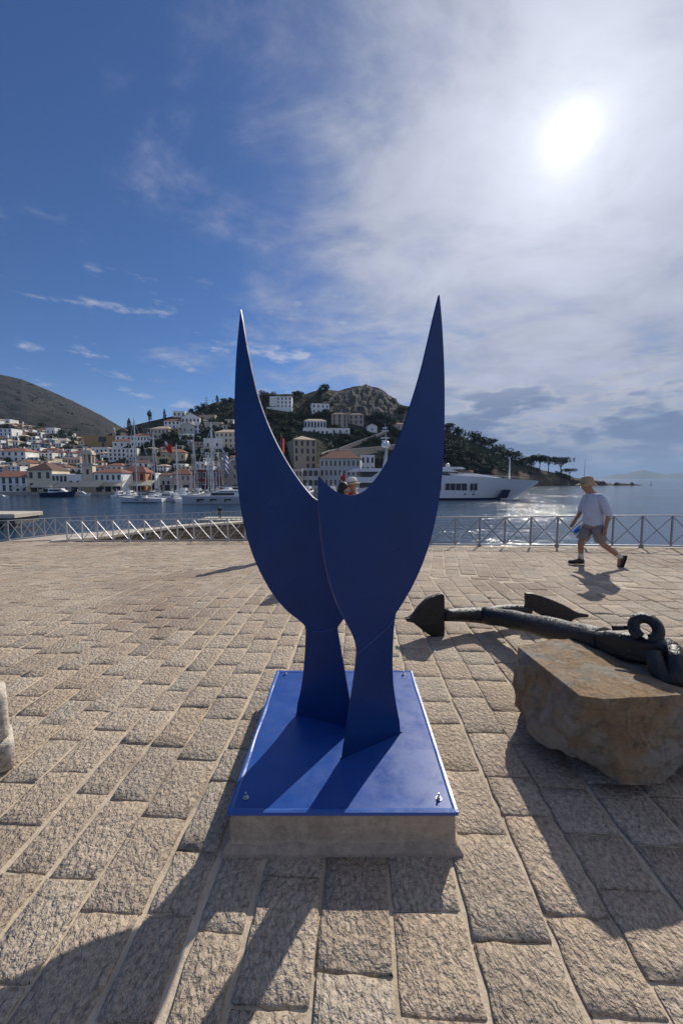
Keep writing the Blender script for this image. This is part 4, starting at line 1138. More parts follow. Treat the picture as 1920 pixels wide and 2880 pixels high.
# blue tarpaulin covered building
mat('tarpaulin', (.05, .13, .26), .7, bump=.15, bscale=1.5)
g = ground_at(108, 1264); tp_ = empty('covered_building', g, .05); tag(tp_, 'building wrapped in blue tarpaulin amid the white houses', 'building')
mb = MB(); ww = 36 * g.y / FPX; mb.b2(-ww / 2, ww / 2, 0, 9, -5, 16 * g.y / FPX); mb.build('tarpaulin', MATS['tarpaulin'], tp_)
mb = MB(); hip_roof(mb, ww, 9, 16 * g.y / FPX, 1.2); mb.build('roof', RM['brown'], tp_)

# the close-packed small houses of the upper town
ORD = 'first second third fourth fifth sixth seventh eighth ninth tenth eleventh twelfth thirteenth fourteenth fifteenth sixteenth seventeenth eighteenth nineteenth twentieth'.split()
rr = random.Random(77)
rows = [1196, 1208, 1219, 1230, 1241, 1252, 1263, 1276, 1289, 1303, 1316, 1328]
rname = ['topmost', 'second', 'third', 'fourth', 'fifth', 'sixth', 'seventh', 'eighth', 'ninth', 'tenth', 'eleventh', 'lowest']
def clash(a, b, yt, yb):
    for x0, x1, t, q, _ in HOUSES[:N_NAMED]:
        ox = min(b, x1) - max(a, x0); oy = min(yb, q) - max(yt, t - 3)
        if ox > .35 * min(b - a, x1 - x0) and oy > .4 * (yb - yt): return True
    return False
N_NAMED = len(HOUSES)
fill = []
for ri, y in enumerate(rows):
    x = -30 + rr.uniform(0, 14)
    k = 0
    while x < 690:
        w = rr.uniform(17, 30) if y < 1270 else rr.uniform(24, 40)
        yb = y + rr.uniform(-3, 3); hh = rr.uniform(9, 14) if y < 1270 else rr.uniform(12, 17)
        lim = 1.0 if x < 320 else (.55 if y > 1268 else .18)
        ridge_y = interp(YR, x + w / 2)
        if yb - hh * .6 > ridge_y + 3 and rr.random() < lim and not clash(x, x + w, yb - hh, yb):
            wall = rr.choices(['white', 'cream', 'grey', 'beige', 'pink'], [9, 2, 2, 1.5, 1])[0]
            roof = rr.choices(['flat', 'hip', 'long'], [5, 3, 3])[0]
            rmn = rr.choice(['tile', 'brown', 'pale'])
            if k < 20:
                side = 'left of the bell tower' if x + w / 2 < 249 else ('between bell tower and sailboat masts' if x < 420 else 'behind the sailboat masts')
                desc = {'flat': 'flat roofed', 'hip': 'hip roofed', 'long': 'low pitched'}[roof]
                lab = f'small {wall} {desc} house, {ORD[k]} from the left in the {rname[ri]} row'
                house(x, x + w, yb - hh, yb, wall, roof, rmn, (1 if hh < 13 else 2, rr.choice([2, 3])), lab, wk='dark' if rr.random() < .7 else 'blue', chimney=rr.random() < .3)
                k += 1
        x += w * rr.uniform(.95, 1.35)

# zig-zag retaining walls and path below the crag
mat('wall_cap', (.58, .55, .50), .9)
for (pts, th, lab) in (([(952, 1262), (1000, 1243), (1060, 1222), (1086, 1212)], 9, 'long stone retaining wall climbing the slope below the crag'), ([(952, 1266), (1020, 1260), (1080, 1255), (1112, 1250)], 16, 'level stone retaining wall with pale cap above the red roofed building'), ([(905, 1276), (925, 1268), (950, 1263)], 6, 'short stepped white capped wall above the red roofed building')):
    P = [ground_at(x, y + th) for x, y in pts]
    e = empty('retaining_wall', P[0]); tag(e, lab, 'wall', None)
    mb = MB(); cp_ = MB()
    for (p, (x, y)), (q, (x2, y2)) in zip(zip(P, pts), list(zip(P, pts))[1:]):
        a = at_y(x, y, p.y) - P[0]; b = at_y(x2, y2, q.y) - P[0]
        p0, q0 = p - P[0], q - P[0]; bk = Vector((0, 1.2, 0))
        mb.add([p0 - Vector((0, 0, 3)), q0 - Vector((0, 0, 3)), b, a, p0 + bk - Vector((0, 0, 3)), q0 + bk - Vector((0, 0, 3)), b + bk, a + bk], [(0, 1, 2, 3), (4, 7, 6, 5), (2, 6, 7, 3), (0, 3, 7, 4), (1, 5, 6, 2)])
        cp_.bar(a + bk / 2 + Vector((0, 0, .12)), b + bk / 2 + Vector((0, 0, .12)), 1.5, .5)
    mb.build('wall_face', WM['tan'], e); cp_.build('wall_cap', MATS['wall_cap'], e)
# ------------------------------------------------------------------ trees
def leaf_material(name, a, b):
    m = bpy.data.materials.new(name); m.use_nodes = True
    nt = m.node_tree; bs_ = nt.nodes['Principled BSDF']
    o = N(nt, 'ShaderNodeObjectInfo')
    p = N(nt, 'ShaderNodeNewGeometry').outputs['Position']
    n = N(nt, 'ShaderNodeTexNoise', i_Vector=p, i_Scale=.9, i_Detail=3.0)
    c = MIX(nt, MR(nt, M(nt, 'ADD', M(nt, 'MULTIPLY', o.outputs['Random'], .35), M(nt, 'MULTIPLY', n.outputs[0], .65)), .3, .75, 0, 1), a, b)
    nt.links.new(c, bs_.inputs['Base Color']); bs_.inputs['Roughness'].default_value = .75
    bs_.inputs['Specular IOR Level'].default_value = .25
    return m
LEAF = leaf_material('pine_foliage', (.020, .034, .018), (.048, .066, .032))
CYP = leaf_material('cypress_foliage', (.012, .022, .016), (.028, .042, .026))
mat('bark', (.075, .052, .038), .95, var=.3, vscale=2)
def crown_mesh(kind, seed, n=620):
    r = random.Random(seed); mb = MB()
    if kind == 'cypress': lobes = [(0, 0, .5, .5, 1.0)]
    elif kind == 'umbrella': lobes = [(r.uniform(-.55, .55), r.uniform(-.5, .5), r.uniform(.72, .98), r.uniform(.32, .5), r.uniform(.10, .16)) for _ in range(9)]
    else: lobes = [(r.uniform(-.42, .42), r.uniform(-.42, .42), r.uniform(.25, .82), r.uniform(.26, .44), r.uniform(.20, .34)) for _ in range(10)]
    for _ in range(n):
        if kind == 'cypress':
            h = r.random() ** .9; rad = .19 * math.sin(math.pi * min(1, .16 + h * .86)) ** .8 * (1.0 if h < .6 else 1.0)
            a = r.uniform(0, 6.283); k = rad * r.uniform(.55, 1.05)
            c = Vector((math.cos(a) * k, math.sin(a) * k, h)); s = r.uniform(.035, .065)
        else:
            L = lobes[r.randrange(len(lobes))]
            d = Vector((r.gauss(0, 1), r.gauss(0, 1), r.gauss(0, 1))).normalized() * r.uniform(.6, 1.04)
            c = Vector((L[0] + d.x * L[3], L[1] + d.y * L[3], L[2] + d.z * L[4])); s = r.uniform(.045, .095) * (.8 if kind == 'umbrella' else 1)
        n_ = Vector((r.gauss(0, 1), r.gauss(0, 1), r.gauss(0, 1) + .6)).normalized()
        t = n_.orthogonal().normalized(); b = n_.cross(t)
        q = r.uniform(0, 6.28); t, b = t * math.cos(q) + b * math.sin(q), b * math.cos(q) - t * math.sin(q)
        mb.add([c - t * s, c + b * s * .55 + n_ * s * .2, c + t * s, c - b * s * .6 - n_ * s * .15], [(0, 1, 2, 3)])
    return mb
def trunk_mesh(kind, seed):
    r = random.Random(seed); mb = MB()
    if kind == 'cypress': mb.tube([(0, 0, -.1), (0, 0, .5)], [.03, .015], 6)
    else:
        top = .75 if kind == 'umbrella' else .5
        b = Vector((r.uniform(-.08, .08), r.uniform(-.06, .06), top * .55))
        mb.tube([(0, 0, -.15), (b.x * .4, b.y * .4, top * .3), b], [.045, .036, .026], 7)
        for k in range(5):
            a = k * 1.26 + r.uniform(-.4, .4)
            e = Vector((math.cos(a) * r.uniform(.25, .45), math.sin(a) * r.uniform(.25, .45), top + r.uniform(0, .2)))
            mb.tube([b, b.lerp(e, .5) + Vector((0, 0, .06)), e], [.022, .016, .008], 5)
    return mb
VAR = {}
for kind, cnt in (('round', 5), ('umbrella', 3), ('cypress', 2)):
    VAR[kind] = [(crown_mesh(kind, 40 + i, 420 if kind == 'cypress' else 640).mesh('crown', CYP if kind == 'cypress' else LEAF), trunk_mesh(kind, 60 + i).mesh('trunk', MATS['bark'])) for i in range(cnt)]
tr = random.Random(9)
def tree(px, pyb, hpx, wpx, kind, label, name=None, g=None, group=None):
    g = g if g is not None else ground_at(px, pyb)
    s = g.y / FPX
    e = empty(name or {'round': 'broadleaf_tree', 'umbrella': 'umbrella_pine', 'cypress': 'cypress_tree'}[kind], (g.x, g.y, g.z - .4), tr.uniform(0, 6.28))
    tag(e, label, 'tree', group)
    c, t = VAR[kind][tr.randrange(len(VAR[kind]))]
    h = hpx * s; w = wpx * s
    k = w / (.4 if kind == 'cypress' else 1.35)
    put('crown', c, e, (0, 0, 0), 0, (k, k, h)); put('trunk', t, e, (0, 0, 0), 0, (k, k, h))
    return e
for x, yb, h, w, l in ((364, 1208, 32, 12, 'short dark cypress on the ridge left of the thin pine'), (464, 1190, 40, 9, 'tall thin dark cypress pointing up left of the white ridge houses'), (569, 1222, 48, 13, 'large dark cypress right of the big gabled house'),
                       (611, 1131, 20, 9, 'small dark cypress on the skyline near the blue sculpture'), (521, 1158, 9, 4, 'tiny cypress beside the white tower house'), (918, 1206, 22, 9, 'dark cypress right of the seven windowed mansion'), (921, 1204, 19, 7, 'slimmer second cypress right of the seven windowed mansion')):
    tree(x, yb, h, w, 'cypress', l)
tree(422, 1192, 38, 12, 'round', 'thin sparse pine standing on the ridge against the sky')
# headland pines
for k, (x, yb, h, w) in enumerate(((1258, 1214, 26, 42), (1290, 1230, 32, 46), (1336, 1247, 38, 50), (1352, 1254, 28, 44), (1372, 1264, 33, 46), (1398, 1279, 32, 46), (1424, 1290, 33, 46), (1446, 1299, 30, 42), (1468, 1307, 30, 44), (1492, 1314, 34, 44))):
    tree(x, yb, h, w, 'round', f'dark pine on the headland skyline, {ORD[k]} counting from the sculpture towards the sea', 'pine_tree')
for k, (x, yb, h, w, l) in enumerate(((1516, 1321, 40, 44, 'flat topped umbrella pine nearest the woods on the headland tip'), (1541, 1325, 42, 46, 'middle umbrella pine with bare trunk on the headland tip'), (1576, 1333, 48, 54, 'outermost umbrella pine spreading its flat crown towards the sea'), (1600, 1340, 24, 36, 'low bush like pine at the end of the headland'))):
    tree(x, yb, h, w, 'umbrella', l)
# trees among the houses
spots = [(12, 1203), (40, 1215), (100, 1210), (115, 1206), (92, 1228), (60, 1238), (75, 1300), (150, 1236), (172, 1222), (196, 1232), (215, 1246), (190, 1262), (205, 1258), (178, 1272), (222, 1270), (20, 1302), (70, 1262), (120, 1300), (160, 1300), (290, 1300), (310, 1312),
         (352, 1222), (372, 1216), (386, 1205), (392, 1270), (405, 1262), (418, 1258), (432, 1250), (420, 1275), (400, 1245), (445, 1246), (462, 1232), (480, 1222), (490, 1230), (495, 1246), (470, 1250), (512, 1254), (524, 1240), (540, 1236), (556, 1238), (500, 1266), (520, 1272), (545, 1280), (560, 1288),
         (582, 1232), (590, 1226), (600, 1212), (620, 1196), (640, 1200), (655, 1210), (625, 1180), (650, 1170), (600, 1150), (576, 1146), (560, 1152), (540, 1160), (585, 1275), (600, 1285), (620, 1280), (640, 1275), (655, 1285), (470, 1300), (460, 1306), (530, 1300), (610, 1300), (630, 1136), (648, 1128),
         (742, 1112), (752, 1118), (765, 1120), (830, 1116), (842, 1118), (900, 1104), (918, 1098), (770, 1168), (785, 1172), (800, 1176), (815, 1170), (830, 1178), (845, 1172), (760, 1180), (775, 1190), (795, 1195), (812, 1190), (830, 1196), (846, 1200), (790, 1210), (805, 1214), (820, 1222), (780, 1225), (800, 1236), (815, 1240), (812, 1256), (800, 1262), (930, 1170), (905, 1170),
         (890, 1172), (870, 1176), (920, 1168), (985, 1212), (1000, 1218), (1012, 1222), (1025, 1220), (975, 1232), (990, 1238), (1005, 1232), (960, 1240), (970, 1246), (1022, 1234), (1040, 1226), (1030, 1180), (1045, 1176), (1060, 1172), (1075, 1178), (1090, 1182), (1105, 1188), (1050, 1194), (1070, 1196), (1085, 1200), (1098, 1205), (1110, 1216), (1120, 1228), (1035, 1248), (1055, 1242), (1075, 1246), (1095, 1240), (1120, 1160), (1135, 1150), (1070, 1298), (1084, 1300), (1062, 1305)]
spots += [(1236 + i * 11, 1232 + i * 7.2 + d) for d in (0, 16, 32, 47) for i in range(14) if 1236 + i * 11 > 1225]
zone = lambda x, y: ('among houses left of the bell tower' if x < 249 else 'on the slope behind the masts' if x < 700 else 'on the slope between the blue horns' if x < 1200 else 'on the headland above the yacht')
cnt = {}
spots.sort(key=lambda q: q[0])
for x, y in spots:
    z = zone(x, y); cnt[z] = cnt.get(z, 0) + 1
    n = cnt[z]
    on = ORD[n - 1] if n <= 20 else f'{n}th' if n % 10 not in (1, 2, 3) or n in (111, 112, 113) else f'{n}' + {1: 'st', 2: 'nd', 3: 'rd'}[n % 10]
    big = x > 720
    tree(x, y + 4, tr.uniform(15, 24) if big else tr.uniform(16, 25), tr.uniform(22, 38) if big else tr.uniform(18, 32), 'round', f'dark bushy tree {z}, {on} from left', group='trees ' + z)
# low scrub over the slopes: nobody could count it
def scrub(name, label, n, pxr, tr_, size, seed):
    r = random.Random(seed); mb = MB()
    for _ in range(n):
        px = r.uniform(*pxr); t = r.uniform(*tr_(px))
        Y, z = terr(px, t); s = Y / FPX
        X = (px - 960) / FPX * (Y * CP - (z - CAMH) * SP)
        if mnoise.noise(Vector((X * .03, Y * .03, 5))) < -.12: continue
        rad = size * r.uniform(.5, 1.3)
        for _k in range(16):
            d = Vector((r.gauss(0, .5), r.gauss(0, .5), abs(r.gauss(0, .38)) + .05)) * rad
            c = Vector((X, Y, z)) + d; q = rad * r.uniform(.25, .5)
            a = Vector((r.gauss(0, 1), r.gauss(0, 1), r.gauss(0, 1))).normalized(); b = a.orthogonal().normalized()
            mb.add([c - a * q, c + b * q * .6, c + a * q, c - b * q * .6], [(0, 1, 2, 3)])
    return tag(mb.build(name, LEAF), label, 'scrub', kind='stuff')
scrub('hillside_scrub', 'dark green scrub and low woodland covering the hillside', 1500, (560, 1180), lambda p: (.30, .97) if p < 960 or p > 1100 else (.30, .62), 2.4, 3)
scrub('headland_scrub', 'dark pine scrub covering the headland', 1700, (1190, 1600), lambda p: (.34, 1.0) if p < 1520 else (.5, 1.0), 2.2, 4)
scrub('town_scrub', 'green garden scrub between the town houses', 700, (-60, 560), lambda p: (.18, .97), 1.6, 6)
# scrub patches on the mountain
r = random.Random(31); mb = MB()
for _ in range(1500):
    i = r.randrange(len(gm) - 1); j = r.randrange(2, 29); p = Vector(gm[i][j]).lerp(Vector(gm[i + 1][j + 1]), r.random())
    if mnoise.noise(Vector((p.x * .006, p.y * .01, 3))) < .02 and r.random() > .12: continue
    rad = r.uniform(2.2, 5.0)
    for _k in range(9):
        c = p + Vector((r.gauss(0, .6), r.gauss(0, .6), abs(r.gauss(0, .3)))) * rad; q = rad * r.uniform(.3, .5)
        a = Vector((r.gauss(0, 1), r.gauss(0, 1), r.gauss(0, .5))).normalized(); b = a.orthogonal().normalized()
        mb.add([c - a * q, c + b * q * .6, c + a * q, c - b * q * .6], [(0, 1, 2, 3)])
tag(mb.build('mountain_scrub', LEAF), 'dark scrub patches on the bare mountain', 'scrub', kind='stuff')

# antennas, flag poles, rocks
def pole(name, label, px, yb, yt, r_, cat, bars=(), Y=None, g=None, material='shutter_dark'):
    g = g or ground_at(px, yb); h = at_y(px, yt, g.y).z - g.z
    e = empty(name, (g.x, g.y, g.z)); tag(e, label, cat)
    mb = MB(); mb.tube([(0, 0, -.5), (0, 0, h)], [r_, r_ * .6], 7); mb.build('pole', MATS[material], e)
    for f, w in bars:
        mb = MB(); mb.bar((-w, 0, h * f), (w, 0, h * f), r_, r_); mb.build('crossbar', MATS[material], e)
    return e, h
pole('radio_mast', 'thin radio mast with short arms on the ridge left of the sculpture', 581, 1142, 1113, .22, 'antenna', ((.55, 1.5), (.75, 1.1), (.35, 1.8)))
pole('radio_mast', 'second lower radio mast left of the small skyline cypress', 599, 1140, 1122, .18, 'antenna', ((.7, .8),))
pole('summit_cross_pole', 'tiny pole on the summit of the crag', 1030, 1084, 1072, .14, 'pole')
pole('flag_pole', 'bare flagpole on the headland tip behind the walking man', 1641, 1350, 1292, .22, 'flagpole', ())
mat('wet_rock', (.050, .045, .040), .8, var=.4, vscale=.4, bump=.3, bscale=.7)
def sea_rock(label, x0, x1, hs, Y, name='sea_rock'):
    e = empty(name, ((x0 + x1 - 1920) / 2 * Y / FPX, Y, WATER_Z)); tag(e, label, 'rock')
    L = (x1 - x0) * Y / FPX; n = len(hs); r = random.Random(int(x0))
    mb = MB(); rows_ = []
    for i in range(n * 4 + 1):
        t = i / (n * 4); h = interp([(k / (n - 1), v) for k, v in enumerate(hs)], t) * Y / FPX
        h *= 1 + .35 * mnoise.noise(Vector((t * 14, x0, 0)))
        rows_.append([(-L / 2 + L * t, -3 - h * .6, -1), (-L / 2 + L * t, -1.5, h * .6), (-L / 2 + L * t, .3, h), (-L / 2 + L * t, 2.5, h * .5), (-L / 2 + L * t, 4, -1)])
    for a, b in zip(rows_, rows_[1:]):
        for k in range(4): mb.add([a[k], b[k], b[k + 1], a[k + 1]], [(0, 1, 2, 3)])
    o = mb.build('rock_mass', MATS['wet_rock'], e)
sea_rock('low dark islet of rocks in the sea right of the walking man', 1723, 1799, [2, 9, 8, 7, 5, 6, 5, 4.5, 9, 4, 4, 3, 1], 395)
sea_rock('dark rocks ending the headland just right of the walking man\'s hat', 1655, 1706, [13, 14, 12, 9, 11, 12, 10, 3], 392)
sea_rock('rocky shore ledge below the umbrella pines', 1500, 1660, [5, 9, 12, 15, 16, 17, 15, 16, 14, 13, 14], 384)

# ------------------------------------------------------------------ boats
mat('boat_white', (.74, .75, .76), .28, spec=.5); mat('boat_grey', (.42, .45, .49), .35); mat('boat_navy', (.015, .03, .085), .3)
mat('boat_window', (.012, .015, .022), .08, spec=.6); mat('mast_metal', (.58, .58, .58), .4, .4); mat('boom_cover', (.06, .09, .16), .8); mat('teak', (.30, .20, .12), .8)
def hull(mb, L, B, hb, hs, z0=-.4, m=0, sternw=.8, flare=.25, n=14, plumb=.06):
    st = []
    for i in range(n + 1):
        t = i / n
        w = B / 2 * min(1, sternw + (1 - sternw) * min(1, t / .35)) * (1 - max(0, (t - .45) / .55) ** 2.2)
        h = hs + (hb - hs) * t ** 1.6
        x = -L / 2 + L * t
        xb = -L / 2 + L * (1 - plumb) * t
        wl = w * (1 - flare) * (1 if t < .97 else .6)
        st.append([(xb, 0, z0), (xb, -wl * .7, z0 + .1), (xb * .6 + x * .4, -wl, .25), (x, -max(w, .03), h), (x, 0, h + .02), (x, max(w, .03), h), (xb * .6 + x * .4, wl, .25), (xb, wl * .7, z0 + .1)])
    mb.rings(st, m, True)
def place(px, pyw):
    p = at_z(px, pyw, WATER_Z); return Vector((p.x, p.y, WATER_Z))
def sailboat(label, px, pyw, L, yaw, mast, B=None, hullm='boat_white', catamaran=False, mastpx=None, boomc=True, name='sailboat', raked=0.0, stay=True):
    g = place(px, pyw)
    e = empty(name, g, yaw); tag(e, label, 'sailboat')
    B = B or L * .3
    if catamaran:
        for s in (-1, 1):
            mb = MB(); hull(mb, L, B * .28, 2.3, 2.0, sternw=.9, plumb=.01); o = mb.build('hull', MATS[hullm], e, False, (0, s * B * .36, 0))
            for x in (-L * .22, 0, L * .2):
                mb = MB(); mb.b2(x - .9, x + .9, -B * .1415, B * .1415, 1.15, 1.5); mb.b2(x + .55, x + .9, -B * .1405, B * .1405, .8, 1.15); mb.build('hull_window', MATS['boat_window'], o)
        mb = MB(); mb.b2(-L * .42, L * .12, -B * .4, B * .4, 1.2, 2.1); mb.build('bridge_deck', MATS[hullm], e)
        mb = MB(); mb.add([(-L * .38, -B * .32, 2.1), (L * .10, -B * .3, 2.1), (L * .04, -B * .26, 3.4), (-L * .40, -B * .3, 3.4), (-L * .38, B * .32, 2.1), (L * .10, B * .3, 2.1), (L * .04, B * .26, 3.4), (-L * .40, B * .3, 3.4)], [(0, 1, 2, 3), (4, 7, 6, 5), (0, 4, 5, 1), (1, 5, 6, 2), (2, 6, 7, 3), (0, 3, 7, 4)])
        cb = mb.build('saloon', MATS['boat_white'], e)
        mb = MB(); mb.b2(-L * .30, L * .055, -B * .325, B * .325, 2.45, 3.05); mb.build('saloon_window', MATS['boat_window'], cb)
        mb = MB(); mb.b2(-L * .46, -L * .02, -B * .34, B * .34, 3.62, 3.78); mb.build('hardtop', MATS['boat_white'], e)
        deck = 3.4; mx = L * .06
    else:
        mb = MB(); hull(mb, L, B, 1.75, 1.25); o = mb.build('hull', MATS[hullm], e)
        mb = MB(); mb.b2(-L * .40, L * .36, -B * .40, B * .40, -.05, .14); mb.build('waterline_stripe', MATS['boat_navy'], e)
        for x in (-L * .16, L * .02):
            mb = MB(); mb.b2(x - .5, x + .5, -B * .49, B * .49, .75, .98); mb.build('hull_window', MATS['boat_window'], o)
        mb = MB(); mb.add([(-L * .1, -B * .3, 1.3), (L * .24, -B * .16, 1.4), (L * .12, -B * .15, 1.85), (-L * .1, -B * .25, 2.05), (-L * .1, B * .3, 1.3), (L * .24, B * .16, 1.4), (L * .12, B * .15, 1.85), (-L * .1, B * .25, 2.05)], [(0, 1, 2, 3), (4, 7, 6, 5), (0, 4, 5, 1), (1, 5, 6, 2), (2, 6, 7, 3), (0, 3, 7, 4)])
        cb = mb.build('cabin', MATS['boat_white'], e)
        mb = MB(); mb.b2(-L * .06, L * .08, -B * .285, B * .285, 1.58, 1.82); mb.build('cabin_window', MATS['boat_window'], cb)
        mb = MB(); mb.b2(-L * .30, -L * .10, -B * .28, B * .28, 2.4, 2.5); mb.tube([(-L * .3, -B * .28, 1.2), (-L * .3, -B * .28, 2.4)], .03, 5); mb.tube([(-L * .1, -B * .28, 1.4), (-L * .1, -B * .28, 2.4)], .03, 5); mb.build('spray_hood', MATS['boom_cover'], e)
        deck = 1.6; mx = L * .08
    mb = MB(); mb.tube([(mx, 0, deck - .3), (mx - raked, 0, mast)], [.15, .11], 8); ms = mb.build('mast', MATS['mast_metal'], e)
    for f, w in ((.45, 1.3), (.68, 1.0)):
        mb = MB(); mb.bar((mx - .1 - raked * f, -w, mast * f), (mx - .1 - raked * f, w, mast * f), .08, .05); mb.build('spreader', MATS['mast_metal'], ms)
    mb = MB(); mb.tube([(mx - .2, 0, deck + 1.3), (mx - L * .42, 0, deck + 1.2)], [.11, .09], 6); bo_ = mb.build('boom', MATS['mast_metal'], e)
    if boomc:
        mb = MB(); mb.tube([(mx - .4, 0, deck + 1.5), (mx - L * .2, 0, deck + 1.52), (mx - L * .40, 0, deck + 1.38)], [.26, .20, .12], 7); mb.build('sail_cover', MATS['boom_cover'], bo_)
    if stay:
        for nm, a in (('forestay', (L * .48, 0, 1.9)), ('backstay', (-L * .48, 0, 1.4)), ('shroud', (mx - .2, -B * .42, 1.5)), ('shroud', (mx - .2, B * .42, 1.5))):
            mb = MB(); mb.tube([a, (mx - raked, 0, mast * .97)], .05 if nm != 'forestay' else .09, 4); mb.build(nm, MATS['mast_metal'], e)
    return e
sailboat('white sailboat with the tall left mast, moored farthest left', 398, 1413, 13.8, math.pi - .06, 24.5, B=4.0)
sailboat('pale grey catamaran with dark hull windows moored beside the sculpture', 612, 1416, 17.5, math.pi + .05, 22, B=8.2, hullm='boat_grey', catamaran=True, name='catamaran')
for px, yw, L, yaw, m, l, hm in ((440, 1399, 12, 2.3, 24.0, 'sailboat moored behind, second mast from the left', 'boat_white'), (501, 1399, 12, 1.9, 20, 'sailboat moored stern to quay, third mast from the left', 'boat_white'),
                                 (548, 1399, 13, 1.75, 23, 'sailboat whose mast rises in front of the dark red house', 'boat_white'), (586, 1402, 11, 1.7, 15.5, 'small sailboat with the shortest mast beside the tallest', 'boat_white'),
                                 (598, 1397, 14, 1.8, 28.5, 'big sailboat with the tallest mast near the sculpture', 'boat_navy'), (616, 1396, 11, 1.5, 18, 'sailboat right of the tallest mast, beside the striped flag', 'boat_white')):
    sailboat(l, px, yw, L, yaw, m, hullm=hm, stay=True)
def motorboat(label, px, pyw, L, yaw, hm='boat_white', fly=True, name='motor_boat', roofc='boat_white'):
    g = place(px, pyw); B = L * .3
    e = empty(name, g, yaw); tag(e, label, 'boat')
    k = L / 11
    mb = MB(); hull(mb, L, B, 1.9 * k, 1.25 * k, sternw=.9, flare=.3, plumb=.12); mb.build('hull', MATS[hm], e)
    mb = MB()
    mb.add([(-L * .25, -B * .36, 1.3 * k), (L * .26, -B * .22, 1.5 * k), (L * .10, -B * .26, 2.6 * k), (-L * .25, -B * .32, 2.6 * k), (-L * .25, B * .36, 1.3 * k), (L * .26, B * .22, 1.5 * k), (L * .10, B * .26, 2.6 * k), (-L * .25, B * .32, 2.6 * k)], [(0, 1, 2, 3), (4, 7, 6, 5), (0, 4, 5, 1), (1, 5, 6, 2), (2, 6, 7, 3), (0, 3, 7, 4)])
    cb = mb.build('cabin', MATS['boat_white'], e)
    mb = MB(); mb.b2(-L * .22, L * .09, -B * .345, B * .345, 1.85 * k, 2.35 * k); mb.build('cabin_window', MATS['boat_window'], cb)
    mb = MB(); mb.b2(-L * .36, L * .12, -B * .33, B * .33, 2.62 * k, 2.76 * k); mb.build('roof', MATS[roofc], e)
    if fly:
        mb = MB(); mb.b2(-L * .20, L * .05, -B * .25, B * .25, 2.76 * k, 3.3 * k); mb.build('flybridge', MATS['boat_white'], e)
        mb = MB(); mb.tube([(-L * .2, 0, 2.8 * k), (-L * .24, 0, 4.6 * k)], .06, 5); mb.bar((-L * .23, -B * .2, 4.1 * k), (-L * .23, B * .2, 4.1 * k), .1, .06); mb.build('radar_arch', MATS['boat_white'], e)
    mb = MB(); mb.tube([(L * .05, -B * .40, 1.9 * k), (L * .3, -B * .26, 2.3 * k), (L * .47, 0, 2.55 * k), (L * .3, B * .26, 2.3 * k), (L * .05, B * .40, 1.9 * k)], .03, 4); mb.build('bow_rail', MATS['mast_metal'], e)
    return e
motorboat('small white speedboat tied at the far left edge of the quay', 6, 1402, 5.0, .1, fly=False)
e = motorboat('long dark navy wooden boat moored along the left quay', 168, 1397, 13.0, 0.02, hm='boat_navy', fly=False)
motorboat('little white cabin boat right of the dark navy boat', 232, 1396, 6.5, .2)
for px, yw, L, yaw, l in ((470, 1409, 10, 2.8, 'white motor boat between the left sailboat and the catamaran'), (492, 1411, 9, 2.2, 'white motor boat with dark stern next to the catamaran bow'), (430, 1402, 9, 1.9, 'white motor boat behind the left sailboat stern'), (520, 1400, 12, 1.7, 'white flybridge boat behind the catamaran bow'), (560, 1398, 11, 1.6, 'white cabin boat behind the catamaran, under the mast row'), (645, 1398, 12, 1.5, 'white boat with broad canopy behind the catamaran stern'), (340, 1398, 8, 1.4, 'small white boat moored below the cream awnings'), (370, 1397, 8, 1.5, 'second small white boat below the cream awnings'),
                          (838, 1396, 12, 1.6, 'white motor boat seen at the lowest point between the horns'), (868, 1394, 13, 1.4, 'second white motor boat seen between the horns'), (905, 1392, 13, 1.6, 'white boat just left of the red pennant'), (935, 1392, 12, 1.7, 'white boat behind the person with the white hat'), (1000, 1398, 10, 1.5, 'white boat right of the couple, under the yacht stern')):
    motorboat(l, px, yw, L, yaw)
# small pink-red tender crates at the quay
def flag(label, base, ytop, px, Y, cols_, w, h, name='flag', striped=False, poleh=None, droop=.7):
    t = at_y(px, ytop, Y); b = at_y(px, base, Y)
    e = empty(name, (t.x, t.y, b.z)); tag(e, label, 'flag')
    H = t.z - b.z
    mb = MB(); mb.tube([(0, 0, 0), (0, 0, H)], [.06, .04], 6); mb.build('flag_pole', MATS['mast_metal'], e)
    mb = MB(); nx_, nz_ = 8, 9
    def P(i, k):
        u = i / nx_; v = k / nz_
        return (w * u * (1 - droop * .55) + .02, .14 * h * math.sin(u * 7 + v * 2) * u, H - h * v * (1 + .2 * u) - droop * w * u * .75)
    for i in range(nx_):
        for k in range(nz_):
            m_ = (k % 2) if striped else (1 if (k < 4 and i < 3 + k % 2) else 0)
            mb.add([P(i, k), P(i + 1, k), P(i + 1, k + 1), P(i, k + 1)], [(0, 1, 2, 3)], m_)
    o = mb.build('flag_cloth', cols_, e, True); o.modifiers.new('thick', 'SOLIDIFY').thickness = .01
mat('flag_blue', (.02, .06, .26), .8); mat('flag_white', (.75, .75, .75), .8); mat('flag_red', (.55, .03, .03), .8)
flag('blue and white striped flag hanging by the masts near the sculpture', 1396, 1256, 626, 112, [MATS['flag_blue'], MATS['flag_white']], 3.0, 5.6, striped=True, droop=1.0)
flag('red and white flag on a tall staff above the quay roofs', 1300, 1240, 464, 178, [MATS['flag_red'], MATS['flag_white']], 4.2, 3.6, droop=.6)
flag('small red pennant beside the couple behind the sculpture', 1392, 1328, 957, 118, [MATS['flag_red'], MATS['flag_white']], 1.8, 2.2, droop=.35)
flag('dark red flag hanging at the inner edge of the left horn', 1340, 1222, 790, 190, [MATS['flag_red'], MATS['flag_red']], 3.0, 9, droop=1.0)

